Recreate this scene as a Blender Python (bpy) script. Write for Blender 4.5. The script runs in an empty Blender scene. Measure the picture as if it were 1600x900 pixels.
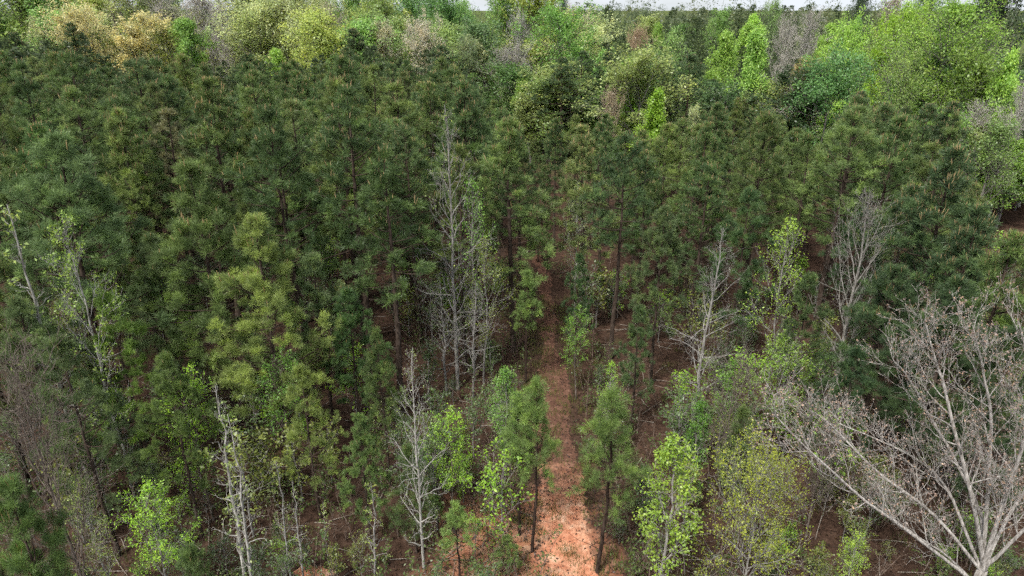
import bpy, math, numpy as np
from mathutils import Vector

scene = bpy.context.scene
R = math.radians
# ------------------------------------------------------------------ camera
CAM_H, PITCH, FPX = 20.5, R(22.3), 1066.0        # drone height, tilt, focal length for a 1600 px wide frame
cam_d = bpy.data.cameras.new('camera')
cam_d.sensor_width = 36.0
cam_d.lens = 36.0 * FPX / 1600.0
cam_d.clip_start, cam_d.clip_end = 0.1, 6000.0
cam = bpy.data.objects.new('camera', cam_d)
cam.location = (0, 0, CAM_H)
cam.rotation_euler = (math.pi / 2 - PITCH, 0, 0)
scene.collection.objects.link(cam)
scene.camera = cam

# ------------------------------------------------------------------ sky, sun, exposure
SUN_EL, SUN_AZ = R(56), R(215)                   # azimuth clockwise from +Y: behind the camera, to its left
world = bpy.data.worlds.new('World'); scene.world = world
world.use_nodes = True
wn, wl = world.node_tree.nodes, world.node_tree.links
bg = wn['Background']; bg.inputs['Strength'].default_value = 0.12
sky = wn.new('ShaderNodeTexSky'); sky.sky_type = 'NISHITA'; sky.sun_disc = False
sky.sun_elevation = SUN_EL; sky.sun_rotation = SUN_AZ; sky.air_density = 1.2; sky.dust_density = 2.0
tc = wn.new('ShaderNodeTexCoord')
mp = wn.new('ShaderNodeMapping'); mp.inputs['Scale'].default_value = (2.2, 2.2, 9.0)
ns = wn.new('ShaderNodeTexNoise'); ns.inputs['Scale'].default_value = 1.6; ns.inputs['Detail'].default_value = 7; ns.inputs['Roughness'].default_value = 0.58
rp = wn.new('ShaderNodeValToRGB'); rp.color_ramp.elements[0].position = 0.36; rp.color_ramp.elements[1].position = 0.60
rp.color_ramp.elements[0].color = (0.5, 0.5, 0.5, 1)
cl = wn.new('ShaderNodeMix'); cl.data_type = 'RGBA'
cl.inputs['B'].default_value = (3.1, 3.3, 3.55, 1)
wl.new(tc.outputs['Generated'], mp.inputs['Vector']); wl.new(mp.outputs['Vector'], ns.inputs['Vector'])
wl.new(ns.outputs['Fac'], rp.inputs['Fac']); wl.new(rp.outputs['Color'], cl.inputs['Factor'])
wl.new(sky.outputs['Color'], cl.inputs['A']); wl.new(cl.outputs['Result'], bg.inputs['Color'])
sun_d = bpy.data.lights.new('sun', 'SUN'); sun_d.energy = 2.5; sun_d.angle = R(12); sun_d.color = (1.0, 0.97, 0.92)
sun = bpy.data.objects.new('sun', sun_d); scene.collection.objects.link(sun)
sdir = Vector((math.sin(SUN_AZ) * math.cos(SUN_EL), math.cos(SUN_AZ) * math.cos(SUN_EL), math.sin(SUN_EL)))
sun.rotation_euler = sdir.to_track_quat('Z', 'Y').to_euler(); sun.location = sdir * 200
scene.view_settings.view_transform = 'Standard'; scene.view_settings.look = 'None'
scene.view_settings.gamma = 1.0; scene.view_settings.use_curve_mapping = False
scene.view_settings.exposure = 1.25
scene.render.engine = 'CYCLES'
scene.cycles.max_bounces = 4; scene.cycles.diffuse_bounces = 2; scene.cycles.glossy_bounces = 1; scene.cycles.transmission_bounces = 2
scene.cycles.use_adaptive_sampling = True; scene.cycles.adaptive_threshold = 0.06; scene.cycles.adaptive_min_samples = 16
scene.cycles.use_denoising = False
scene.cycles.debug_use_spatial_splits = False

# ------------------------------------------------------------------ materials
def mat(name):
    m = bpy.data.materials.new(name); m.use_nodes = True
    m.node_tree.nodes.clear()
    return m, m.node_tree.nodes, m.node_tree.links

def node(nodes, kind, **kw):
    n = nodes.new(kind)
    for k, v in kw.items():
        if k in n.inputs: n.inputs[k].default_value = v
        else: setattr(n, k, v)
    return n

def mix(nodes, links, fac, a, b, blend='MIX'):
    n = nodes.new('ShaderNodeMix'); n.data_type = 'RGBA'; n.blend_type = blend
    for sock, v in (('Factor', fac), ('A', a), ('B', b)):
        s = n.inputs[sock] if sock == 'Factor' else [i for i in n.inputs if i.name == sock and i.type == 'RGBA'][0]
        if hasattr(v, 'links') or hasattr(v, 'is_linked'): links.new(v, s)
        else: s.default_value = v
    return [o for o in n.outputs if o.type == 'RGBA'][0]

def foliage(name, transl, gloss, warm=(1.5, 1.25, 0.7, 1), cold=(0.6, 0.68, 0.72, 1)):
    """leaf colour comes from the object's own colour; each tuft or leaf differs a little (attribute v)"""
    m, n, l = mat(name)
    oi = n.new('ShaderNodeObjectInfo')
    at = node(n, 'ShaderNodeAttribute', attribute_name='v')
    rmp = n.new('ShaderNodeValToRGB')
    e = rmp.color_ramp.elements
    e[0].position, e[0].color = 0.0, cold
    e[1].position, e[1].color = 1.0, warm
    mid = e.new(0.5); mid.color = (1, 1, 1, 1)
    l.new(at.outputs['Fac'], rmp.inputs['Fac'])
    c = mix(n, l, 1.0, oi.outputs['Color'], rmp.outputs['Color'], 'MULTIPLY')
    hs = n.new('ShaderNodeHueSaturation')
    mr = node(n, 'ShaderNodeMapRange'); mr.inputs['To Min'].default_value = 0.8; mr.inputs['To Max'].default_value = 1.2
    l.new(oi.outputs['Random'], mr.inputs['Value']); l.new(mr.outputs['Result'], hs.inputs['Value'])
    l.new(c, hs.inputs['Color'])
    d = node(n, 'ShaderNodeBsdfDiffuse'); t = n.new('ShaderNodeBsdfTranslucent')
    g = node(n, 'ShaderNodeBsdfGlossy', Roughness=0.45); g.inputs['Color'].default_value = (1, 1, 1, 1)
    l.new(hs.outputs['Color'], d.inputs['Color']); l.new(hs.outputs['Color'], t.inputs['Color'])
    m1 = node(n, 'ShaderNodeMixShader', Fac=transl); l.new(d.outputs[0], m1.inputs[1]); l.new(t.outputs[0], m1.inputs[2])
    m2 = node(n, 'ShaderNodeMixShader', Fac=gloss); l.new(m1.outputs[0], m2.inputs[1]); l.new(g.outputs[0], m2.inputs[2])
    o = n.new('ShaderNodeOutputMaterial'); l.new(m2.outputs[0], o.inputs['Surface'])
    return m

def bark(name):
    m, n, l = mat(name)
    oi = n.new('ShaderNodeObjectInfo'); tcn = n.new('ShaderNodeTexCoord')
    mpn = node(n, 'ShaderNodeMapping'); mpn.inputs['Scale'].default_value = (14, 14, 3)
    nz = node(n, 'ShaderNodeTexNoise', Scale=1.0, Detail=5.0, Roughness=0.65)
    l.new(tcn.outputs['Object'], mpn.inputs['Vector']); l.new(mpn.outputs['Vector'], nz.inputs['Vector'])
    rm = n.new('ShaderNodeValToRGB'); e = rm.color_ramp.elements
    e[0].position, e[0].color = 0.36, (0.34, 0.32, 0.29, 1); e[1].position, e[1].color = 0.64, (1.25, 1.25, 1.25, 1)
    l.new(nz.outputs['Fac'], rm.inputs['Fac'])
    c = mix(n, l, 1.0, oi.outputs['Color'], rm.outputs['Color'], 'MULTIPLY')
    d = node(n, 'ShaderNodeBsdfDiffuse', Roughness=0.6); l.new(c, d.inputs['Color'])
    bp = node(n, 'ShaderNodeBump', Strength=0.6, Distance=0.02); l.new(nz.outputs['Fac'], bp.inputs['Height'])
    l.new(bp.outputs['Normal'], d.inputs['Normal'])
    o = n.new('ShaderNodeOutputMaterial'); l.new(d.outputs[0], o.inputs['Surface'])
    return m

M_NEEDLE = foliage('pine_needles', 0.38, 0.018, warm=(1.7, 1.7, 1.2, 1), cold=(0.5, 0.56, 0.58, 1))
M_LEAF = foliage('broad_leaves', 0.45, 0.03, warm=(1.35, 1.2, 0.8, 1), cold=(0.62, 0.72, 0.7, 1))
M_BARK = bark('bark')

def ground_material(name, trail):
    m, n, l = mat(name)
    geo = n.new('ShaderNodeNewGeometry')
    sep = n.new('ShaderNodeSeparateXYZ'); l.new(geo.outputs['Position'], sep.inputs[0])
    def noise(scale, detail=6.0, rough=0.6, stretch=None):
        nz = node(n, 'ShaderNodeTexNoise', Scale=scale, Detail=detail, Roughness=rough)
        if stretch:
            mpx = node(n, 'ShaderNodeMapping'); mpx.inputs['Scale'].default_value = stretch
            l.new(geo.outputs['Position'], mpx.inputs['Vector']); l.new(mpx.outputs['Vector'], nz.inputs['Vector'])
        else: l.new(geo.outputs['Position'], nz.inputs['Vector'])
        return nz.outputs['Fac']
    def ramp(fac, stops):
        r = n.new('ShaderNodeValToRGB'); e = r.color_ramp.elements
        e[0].position, e[0].color = stops[0][0], stops[0][1]
        e[1].position, e[1].color = stops[-1][0], stops[-1][1]
        for p, c in stops[1:-1]: e.new(p).color = c
        l.new(fac, r.inputs['Fac']); return r.outputs['Color']
    def math_(op, a, b=0.0):
        k = n.new('ShaderNodeMath'); k.operation = op
        for i, v in enumerate((a, b)):
            if hasattr(v, 'is_linked'): l.new(v, k.inputs[i])
            else: k.inputs[i].default_value = v
        return k.outputs[0]
    def mrange(v, a, b):
        k = n.new('ShaderNodeMapRange'); k.inputs['From Min'].default_value = a; k.inputs['From Max'].default_value = b
        l.new(v, k.inputs['Value']); return k.outputs['Result']
    B = lambda a, b, c: (a, b, c, 1)
    litter = ramp(noise(3.2, 8, 0.7), [(0.30, B(0.024, 0.016, 0.012)), (0.5, B(0.055, 0.034, 0.025)), (0.68, B(0.100, 0.064, 0.046))])
    fine = ramp(noise(26, 5, 0.75), [(0.35, B(0.5, 0.5, 0.5)), (0.65, B(1.35, 1.3, 1.25))])
    litter = mix(n, l, 1.0, litter, fine, 'MULTIPLY')
    clay = ramp(noise(1.5, 9, 0.66), [(0.30, B(0.31, 0.125, 0.070)), (0.45, B(0.44, 0.195, 0.115)), (0.57, B(0.50, 0.275, 0.175)), (0.70, B(0.56, 0.40, 0.29))])
    clay = mix(n, l, 0.6, clay, ramp(noise(9, 6, 0.7), [(0.33, B(0.45, 0.38, 0.33)), (0.62, B(1.2, 1.2, 1.2))]), 'MULTIPLY')
    clay = mix(n, l, 0.35, clay, fine, 'MULTIPLY')
    if trail:
        # straw and dirt take over from the bare clay farther along the trail
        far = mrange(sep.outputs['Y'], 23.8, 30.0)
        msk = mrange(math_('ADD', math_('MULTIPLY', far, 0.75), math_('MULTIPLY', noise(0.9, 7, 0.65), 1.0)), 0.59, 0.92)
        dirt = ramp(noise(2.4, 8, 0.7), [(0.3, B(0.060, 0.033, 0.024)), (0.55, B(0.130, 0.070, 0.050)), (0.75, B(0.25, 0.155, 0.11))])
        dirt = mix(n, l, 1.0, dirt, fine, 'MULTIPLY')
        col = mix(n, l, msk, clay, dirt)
    else:
        # bare clay shows beside the trail where the wood opens
        dx = math_('ABSOLUTE', math_('SUBTRACT', sep.outputs['X'], 0.4)); 
        fx = mrange(dx, 5.0, 1.6); fy = mrange(sep.outputs['Y'], 27.5, 22.0)
        msk = math_('MULTIPLY', math_('MULTIPLY', fx, fy), 1.0)
        msk = mrange(math_('ADD', math_('MULTIPLY', msk, 0.55), noise(0.55, 7, 0.62)), 0.66, 0.90)
        col = mix(n, l, msk, litter, mix(n, l, 0.35, clay, litter))
        moss = mrange(noise(0.35, 6, 0.6), 0.60, 0.75)
        col = mix(n, l, math_('MULTIPLY', moss, 0.45), col, B(0.055, 0.075, 0.022))
        meadow = ramp(noise(0.5, 8, 0.7), [(0.3, B(0.04, 0.06, 0.02)), (0.55, B(0.09, 0.11, 0.04)), (0.75, B(0.15, 0.14, 0.06))])
        col = mix(n, l, mrange(sep.outputs['Y'], 85.0, 110.0), col, meadow)
    d = node(n, 'ShaderNodeBsdfDiffuse', Roughness=0.8); l.new(col, d.inputs['Color'])
    bp = node(n, 'ShaderNodeBump', Strength=0.8, Distance=0.06); l.new(noise(7, 8, 0.7), bp.inputs['Height']); l.new(bp.outputs['Normal'], d.inputs['Normal'])
    o = n.new('ShaderNodeOutputMaterial'); l.new(d.outputs[0], o.inputs['Surface'])
    return m
M_GROUND = ground_material('forest_floor', False)
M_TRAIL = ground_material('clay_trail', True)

# ------------------------------------------------------------------ mesh helpers (numpy)
def new_mesh(name, verts, faces, material, v=None, smooth=True):
    """faces: list of int arrays (n,3) or (n,4)"""
    me = bpy.data.meshes.new(name)
    verts = np.asarray(verts, dtype=np.float32)
    faces = [f for f in faces if len(f)]
    loops = np.concatenate([f.ravel() for f in faces]).astype(np.int32)
    tot = np.concatenate([np.full(len(f), f.shape[1]) for f in faces]).astype(np.int32)
    start = np.concatenate([[0], np.cumsum(tot)[:-1]]).astype(np.int32)
    me.vertices.add(len(verts)); me.vertices.foreach_set('co', verts.ravel())
    me.loops.add(len(loops)); me.loops.foreach_set('vertex_index', loops)
    me.polygons.add(len(tot)); me.polygons.foreach_set('loop_start', start); me.polygons.foreach_set('loop_total', tot)
    if smooth: me.polygons.foreach_set('use_smooth', np.ones(len(tot), dtype=bool))
    if v is not None:
        a = me.attributes.new('v', 'FLOAT', 'POINT'); a.data.foreach_set('value', np.asarray(v, dtype=np.float32))
    me.materials.append(material)
    me.update(calc_edges=True)
    return me

def unit(a): return a / np.maximum(np.linalg.norm(a, axis=-1, keepdims=True), 1e-9)

def tubes(P, Rad, sides):
    """P (N,n,3), Rad (N,n) -> verts, quads"""
    N, n = P.shape[:2]
    T = unit(np.gradient(P, axis=1))
    mean = unit(T.mean(axis=1))
    ref = np.where(np.abs(mean[:, 2:3]) > 0.75, np.array([[1.0, 0.13, 0]]), np.array([[0.1, 0.07, 1.0]]))
    U = unit(np.cross(T, np.broadcast_to(ref[:, None], T.shape))); V = np.cross(T, U)
    a = np.arange(sides) * 2 * np.pi / sides
    ring = P[:, :, None] + Rad[:, :, None, None] * (np.cos(a)[:, None] * U[:, :, None] + np.sin(a)[:, None] * V[:, :, None])
    verts = ring.reshape(-1, 3)
    i, j, k = np.meshgrid(np.arange(N), np.arange(n - 1), np.arange(sides), indexing='ij')
    k2 = (k + 1) % sides
    b = (i * n + j) * sides
    q = np.stack([b + k, b + k2, b + sides + k2, b + sides + k], axis=-1).reshape(-1, 4)
    return verts, q

class Soup:
    """collects geometry for one mesh"""
    def __init__(s): s.v, s.f, s.a, s.n = [], [], [], 0
    def add(s, verts, faces, a=0.5):
        s.v.append(verts); s.f.append(faces + s.n); s.n += len(verts)
        s.a.append(np.full(len(verts), a) if np.isscalar(a) else a)
    def tube(s, P, Rad, sides, a=0.5):
        v, q = tubes(P, Rad, sides); s.add(v, q, a)
    def mesh(s, name, material, smooth=True):
        return new_mesh(name, np.concatenate(s.v), s.f, material, np.concatenate(s.a), smooth)

def grow(rng, P, Rad, k, t0, t1, ang, length, n, up=0.3, wander=0.15, rr=0.55, tip=0.25, rmin=0.006, even=True, phase=None):
    """k children on each parent polyline. length: (lo,hi) or callable(t, N)."""
    N, m = P.shape[:2]
    if even: t = (np.arange(k)[None] + rng.random((N, k))) / k
    else: t = rng.random((N, k))
    t = (t0 + (t1 - t0) * t).ravel()
    par = np.repeat(np.arange(N), k)
    x = t * (m - 1); i = np.minimum(x.astype(int), m - 2); fr = (x - i)[:, None]
    base = P[par, i] * (1 - fr) + P[par, i + 1] * fr
    prad = Rad[par, i] * (1 - fr[:, 0]) + Rad[par, i + 1] * fr[:, 0]
    T = unit(P[par, i + 1] - P[par, i])
    rv = unit(np.cross(T, rng.normal(size=T.shape)))
    if phase is not None:
        ph = np.arange(len(t)) * phase + rng.normal(0, 0.25, len(t))
        u = unit(np.cross(T, np.array([[0.31, 0.95, 0.05]]))); w = np.cross(T, u)
        rv = np.cos(ph)[:, None] * u + np.sin(ph)[:, None] * w
    an = rng.uniform(ang[0], ang[1], len(t)) if not callable(ang) else ang(t)
    D = unit(T * np.cos(an)[:, None] + rv * np.sin(an)[:, None])
    L = length(t, par) if callable(length) else rng.uniform(length[0], length[1], len(t))
    out = np.zeros((len(t), n, 3)); out[:, 0] = base
    step = (L / (n - 1))[:, None]
    for s in range(1, n):
        D = unit(D + rng.normal(0, wander, D.shape) + np.array([[0, 0, up / (n - 1)]]))
        out[:, s] = out[:, s - 1] + D * step
    r0 = np.maximum(np.minimum(prad * 0.8, np.maximum(prad * rr, rmin)), rmin)
    rad = r0[:, None] * np.linspace(1, tip, n)[None]
    return out, np.maximum(rad, rmin * 0.55), t

def leaf_quads(rng, C, size, flat=0.35, wide=0.75):
    """kite shaped leaves, folded a little along the rib"""
    N = len(C)
    nrm = unit(rng.normal(size=(N, 3)) + np.array([[0, 0, flat * 3]]))
    a = unit(np.cross(nrm, rng.normal(size=(N, 3)))); b = np.cross(nrm, a)
    s = (size * rng.uniform(0.6, 1.35, N))[:, None]
    fold = nrm * s * 0.16
    V = np.stack([C - a * s * 0.55, C + b * s * 0.42 * wide + fold - a * s * .05, C + a * s * 0.6, C - b * s * 0.42 * wide + fold - a * s * .05], axis=1)
    q = np.arange(N * 4).reshape(N, 4)
    return V.reshape(-1, 3), q

def along(rng, P, t0, t1, k):
    N, m = P.shape[:2]
    t = rng.uniform(t0, t1, (N, k)).ravel(); par = np.repeat(np.arange(N), k)
    x = t * (m - 1); i = np.minimum(x.astype(int), m - 2); fr = (x - i)[:, None]
    return P[par, i] * (1 - fr) + P[par, i + 1] * fr, par

# ------------------------------------------------------------------ pines
def needle_tufts(rng, pos, axis, k, nlen, width, shoot=0.16, spread=(0.5, 1.25)):
    N = len(pos)
    par = np.repeat(np.arange(N), k)
    d = axis[par]
    perp = unit(np.cross(d, rng.normal(size=d.shape)))
    ph = rng.uniform(spread[0], spread[1], N * k)[:, None]
    u = rng.random((N * k, 1))
    dirn = unit(d * np.cos(ph * (1.15 - 0.5 * u)) + perp * np.sin(ph * (1.15 - 0.5 * u)) + np.array([[0, 0, -0.08]]))
    base = pos[par] + d * (u * shoot)
    L = nlen * rng.uniform(0.75, 1.2, (N * k, 1))
    tipp = base + dirn * L
    w = unit(np.cross(dirn, rng.normal(size=d.shape))) * width
    mid = base + dirn * L * 0.45
    V = np.stack([base, mid + w, tipp, mid - w], axis=1).reshape(-1, 3)
    q = np.arange(N * k * 4).reshape(-1, 4)
    return V, q, par

def make_pine(seed, H=13.0, base=0.36, spread=2.5, whorl=0.58, per=5, tk=26, subs=3, shoots=5, nlen=0.27, nw=0.0098, candles=0.5, gaps=0.12):
    rng = np.random.default_rng(seed)
    n = 16
    t = np.linspace(0, 1, n)
    bend = np.cumsum(rng.normal(0, 0.035, (n, 2)), axis=0) * np.minimum(1, t * 3)[:, None]
    TP = np.zeros((1, n, 3)); TP[0, :, 2] = t * H; TP[0, :, :2] = bend
    TP[0, 0, 2] = -0.25
    TR = (0.0105 * H * (1 - t) ** 0.85 + 0.012)[None]
    trunk = Soup(); trunk.tube(TP, TR, 8)
    hc = H * (1 - base)
    nwh = int(hc / whorl)
    bases, dirs, lens, rads, hts = [], [], [], [], []
    az0 = rng.random() * 6.28
    for w in range(nwh):
        f = (w + 0.5) / nwh                          # 0 crown base .. 1 top
        z = H * base + f * hc + rng.normal(0, 0.08)
        prof = max(0.10, (1.0 - f) ** 0.72 * min(1.0, 0.62 + 1.6 * f))
        m = per + rng.integers(-1, 2)
        az0 += 0.9
        for b in range(m):
            if rng.random() < gaps: continue
            az = az0 + b * 2 * math.pi / m + rng.normal(0, 0.25)
            el = -0.12 + 0.95 * f ** 1.4 + rng.normal(0, 0.10)
            L = spread * prof * rng.uniform(0.5, 1.25)
            tt = z / H
            x = np.interp(tt, t, bend[:, 0]); y = np.interp(tt, t, bend[:, 1])
            bases.append((x, y, z)); dirs.append((math.cos(az) * math.cos(el), math.sin(az) * math.cos(el), math.sin(el)))
            lens.append(L); rads.append(0.010 + 0.011 * L); hts.append(f)
    bases, dirs, lens, rads, hts = map(np.array, (bases, dirs, lens, rads, hts))
    nb = 6; BP = np.zeros((len(bases), nb, 3)); BP[:, 0] = bases; D = dirs.copy()
    for s in range(1, nb):
        D = unit(D + rng.normal(0, 0.09, D.shape) + np.array([[0, 0, 0.10]]))
        BP[:, s] = BP[:, s - 1] + D * (lens / (nb - 1))[:, None]
    BR = rads[:, None] * np.linspace(1, 0.35, nb)[None]
    trunk.tube(BP, BR, 4)
    # branchlets, then a fan of shoots at the end of each branch and branchlet
    SP, SR, st = grow(rng, BP, BR, subs, 0.42, 0.92, (0.55, 1.0), lambda tt, par: lens[par] * (0.45 * (1.15 - tt)) * rng.uniform(0.7, 1.3, len(tt)) + 0.10, 4, up=0.45, wander=0.10, rr=0.5, rmin=0.007)
    trunk.tube(SP, SR, 3)
    # dead lower limbs
    DP, DR, _ = grow(rng, TP, TR, 26, 0.10, base + 0.08, (1.2, 1.75), (0.4, 1.5), 4, up=-0.15, wander=0.15, rr=0.2, rmin=0.008, phase=2.4)
    trunk.tube(DP, DR, 3)
    anc = np.concatenate([BP[:, -1], SP[:, -1], TP[:, -1]])
    ad = np.concatenate([unit(BP[:, -1] - BP[:, -2]), unit(SP[:, -1] - SP[:, -2]), np.array([[0, 0, 1.0]])])
    ah = np.concatenate([hts, np.repeat(hts, subs), [1.0]])
    cv = np.clip(0.44 + rng.normal(0, 0.20, len(anc)), 0.02, 1)
    par0 = np.repeat(np.arange(len(anc)), shoots)
    kp = (rng.random(len(par0)) < np.where(ah[par0] > 0.8, 0.6, 1.0)); par0 = par0[kp]
    d0 = ad[par0]
    pos = anc[par0] - d0 * (rng.random((len(par0), 1)) * 0.45 * np.minimum(1, 0.45 + 0.55 * (1 - ah[par0]))[:, None])
    ax = unit(d0 + rng.normal(0, 0.5, d0.shape) + np.array([[0, 0, 0.55]]))
    pos = pos + ax * (rng.random((len(par0), 1)) * 0.26)
    hh = ah[par0]
    tuftv = np.clip(cv[par0] + rng.normal(0, .08, len(par0)), 0, 1)
    crown = Soup()
    V, q, par = needle_tufts(rng, pos, ax, tk, nlen, nw)
    nv = tuftv[par][:, None] + np.array([[-0.08, 0.0, 0.08, 0.0]]) + rng.normal(0, .07, (len(par), 1))
    crown.add(V, q, np.clip(nv, 0, 1).ravel())
    # upright spring candles on the upper shoots
    cs = Soup()
    sel = (rng.random(len(pos)) < 0.5 * candles * np.clip((hh - 0.35) * 1.8, 0.0, 1))
    cp, ca = pos[sel], unit(ax[sel] * 0.4 + np.array([[0, 0, 1.0]]) + rng.normal(0, .08, (sel.sum(), 3)))
    if len(cp):
        L = rng.uniform(0.16, 0.42, len(cp))[:, None]
        b0 = cp + ca * 0.12
        CP = np.stack([b0, b0 + ca * L * 0.6, b0 + ca * L], axis=1)
        CR = np.tile(np.array([[0.021, 0.018, 0.004]]), (len(cp), 1))
        cs.tube(CP, CR, 3, 0.5)
    return dict(H=H, trunk=trunk.mesh('pine_trunk', M_BARK), crown=crown.mesh('pine_crown', M_NEEDLE, False),
                candles=cs.mesh('pine_candles', M_LEAF) if cs.n else None)

def pine_lod(seed):
    sp = make_pine(seed, tk=2, subs=2, shoots=2, nlen=0.46, nw=0.11, whorl=0.9, spread=2.9, candles=0.0)
    me = sp['crown']; n = len(me.vertices); co = np.empty(n * 3, np.float32); me.vertices.foreach_get('co', co)
    v = np.empty(n, np.float32); me.attributes['v'].data.foreach_get('value', v)
    bpy.data.meshes.remove(me); bpy.data.meshes.remove(sp['trunk'])
    return co.reshape(-1, 3).astype(float) / 13.0, v.astype(float)

# ------------------------------------------------------------------ broadleaved trees
def make_tree(seed, H=12.0, base=0.3, width=6.0, habit='round', n1=24, n2=6, n3=5, n4=0, leaves=10, leaf=0.2, r0=0.012,
              ang=(0.6, 1.1), up=0.5, wander=0.12, twig=0.010, lean=0.0, buds=0, bud=0.05, split=None, cover=1.0, scatter=0.16, flat=0.35, sides=3, wob=0.005, lvar=(0.7, 1.15)):
    rng = np.random.default_rng(seed)
    n = 16; t = np.linspace(0, 1, n)
    TP = np.zeros((1, n, 3)); TP[0, :, 2] = t * H
    TP[0, :, :2] = np.cumsum(rng.normal(0, wob * H, (n, 2)), axis=0) * np.minimum(1, t * 3)[:, None] + np.array([[lean * H, 0]]) * (t ** 1.2)[:, None]
    TP[0, 0, 2] = -0.25
    TR = (r0 * H * (1 - t) ** 0.9 + 0.012)[None]
    trunk = Soup(); trunk.tube(TP, TR, 8)
    hw = width / 2
    def prof(tt):
        f = np.clip((tt - base) / (1 - base), 0, 1)
        if habit == 'round': p = np.sqrt(np.clip(1 - (2 * f - 0.75) ** 2 / 1.6, 0.03, 1))
        elif habit == 'cone': p = np.clip((1.04 - f) ** 0.8, 0.06, 1) * (0.72 + 0.28 * np.minimum(1, f * 4))
        elif habit == 'egg': p = np.clip(np.sin(np.pi * np.clip(0.15 + 0.85 * f, 0, 1) ** 0.85), 0.12, 1)
        elif habit == 'vase': p = np.clip(0.75 + 0.5 * f - 0.9 * f ** 4, 0.15, 1.2)
        else: p = np.ones_like(f)
        return p
    P1, R1, t1 = grow(rng, TP, TR, n1, base, 0.97, (lambda tt: rng.uniform(ang[0], ang[1], len(tt)) * (1.05 - 0.35 * tt)),
                      lambda tt, par: hw * prof(tt) * rng.uniform(lvar[0], lvar[1], len(tt)) * 1.12, 7, up=up, wander=wander, rr=0.5, rmin=twig * 1.5, phase=2.4)
    trunk.tube(P1, R1, 5)
    l1 = np.linalg.norm(P1[:, -1] - P1[:, 0], axis=1)
    P2, R2, t2 = grow(rng, P1, R1, n2, 0.22, 0.98, (0.45, 1.05), lambda tt, par: l1[par] * (0.62 - 0.36 * tt) * rng.uniform(0.7, 1.3, len(tt)) + 0.15, 5, up=up * 0.7, wander=wander * 1.2, rr=0.55, rmin=twig * 1.15)
    trunk.tube(P2, R2, 4)
    l2 = np.linalg.norm(P2[:, -1] - P2[:, 0], axis=1)
    P3, R3, t3 = grow(rng, P2, R2, n3, 0.2, 1.0, (0.4, 1.0), lambda tt, par: l2[par] * (0.6 - 0.3 * tt) * rng.uniform(0.7, 1.3, len(tt)) + 0.12, 4, up=up * 0.6, wander=wander * 1.4, rr=0.6, rmin=twig)
    crown = Soup(); twigs = trunk
    twigs.tube(P3, R3, sides)
    ends = P3
    if n4:
        l3 = np.linalg.norm(P3[:, -1] - P3[:, 0], axis=1)
        P4, R4, t4 = grow(rng, P3, R3, n4, 0.2, 1.0, (0.35, 0.95), lambda tt, par: l3[par] * rng.uniform(0.35, 0.7, len(tt)) + 0.08, 3, up=up * .5, wander=wander * 1.5, rr=0.7, rmin=twig * 0.85)
        twigs.tube(P4, R4, 3); ends = P4
    cm = None
    if leaves:
        use = ends[rng.random(len(ends)) < cover] if cover < 1 else ends
        C, par = along(rng, use, 0.25, 1.08 if False else 1.0, leaves)
        C = C + rng.normal(0, scatter, C.shape)
        V, q = leaf_quads(rng, C, leaf, flat)
        tv = np.clip(0.5 + rng.normal(0, 0.17, len(use)), 0, 1)[par] + rng.normal(0, 0.12, len(par))
        crown.add(V, q, np.repeat(np.clip(tv, 0, 1), 4)); cm = crown.mesh('leaf_crown', M_LEAF, False)
    bm = None
    if buds:
        C, par = along(rng, ends, 0.5, 1.0, buds); C = C + rng.normal(0, 0.03, C.shape)
        V, q = leaf_quads(rng, C, bud, 0.0, 1.1); b = Soup(); b.add(V, q, np.repeat(rng.random(len(C)), 4)); bm = b.mesh('buds', M_LEAF, False)
    return dict(H=H, trunk=trunk.mesh('tree_trunk', M_BARK), crown=cm, buds=bm)

# ------------------------------------------------------------------ terrain
def sstep(a, b, x):
    u = np.clip((x - a) / (b - a), 0, 1); return u * u * (3 - 2 * u)
def gz(x, y):
    x = np.asarray(x, float); y = np.asarray(y, float)
    z = 4.5 * sstep(60, 150, y) * sstep(5, 60, -x)
    z = z - 4.0 * sstep(65, 110, y) * sstep(12, 45, x) * (1 - sstep(150, 260, y))
    z = z + 5.0 * sstep(230, 480, y) * sstep(-60, 40, x)
    z = z + 0.10 * np.sin(x * 0.6 + 1.3) * np.sin(y * 0.43) + 0.05 * np.sin(x * 1.7 + y * 0.9)
    return z
TRAIL_X = 2.45
def trail_c(y): return TRAIL_X + 0.18 * np.sin(y * 0.16 + 0.4) + 0.10 * np.sin(y * 0.41)

def link(o, parent=None):
    scene.collection.objects.link(o)
    if parent is not None: o.parent = parent
    return o
def tag(o, label=None, category=None, group=None, kind=None):
    if label: o['label'] = label
    if category: o['category'] = category
    if group: o['group'] = group
    if kind: o['kind'] = kind
    return o

def sheet(name, xs, ys, zf, material):
    X, Y = np.meshgrid(xs, ys); Z = zf(X, Y)
    V = np.stack([X, Y, Z], -1).reshape(-1, 3)
    w = len(xs); i, j = np.meshgrid(np.arange(w - 1), np.arange(len(ys) - 1))
    b = j * w + i
    q = np.stack([b, b + 1, b + w + 1, b + w], -1).reshape(-1, 4)
    return new_mesh(name, V, [q], material)
xs = np.concatenate([-np.geomspace(3500, 46, 26), np.arange(-45, 45.1, 0.5), np.geomspace(46, 3500, 26)])
ys = np.concatenate([[-80, -40, -20, -8], np.arange(0, 90, 0.5), np.geomspace(90.5, 5000, 44)])
tag(link(bpy.data.objects.new('ground', sheet('ground', xs, ys, gz, M_GROUND))), kind='structure')

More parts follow.
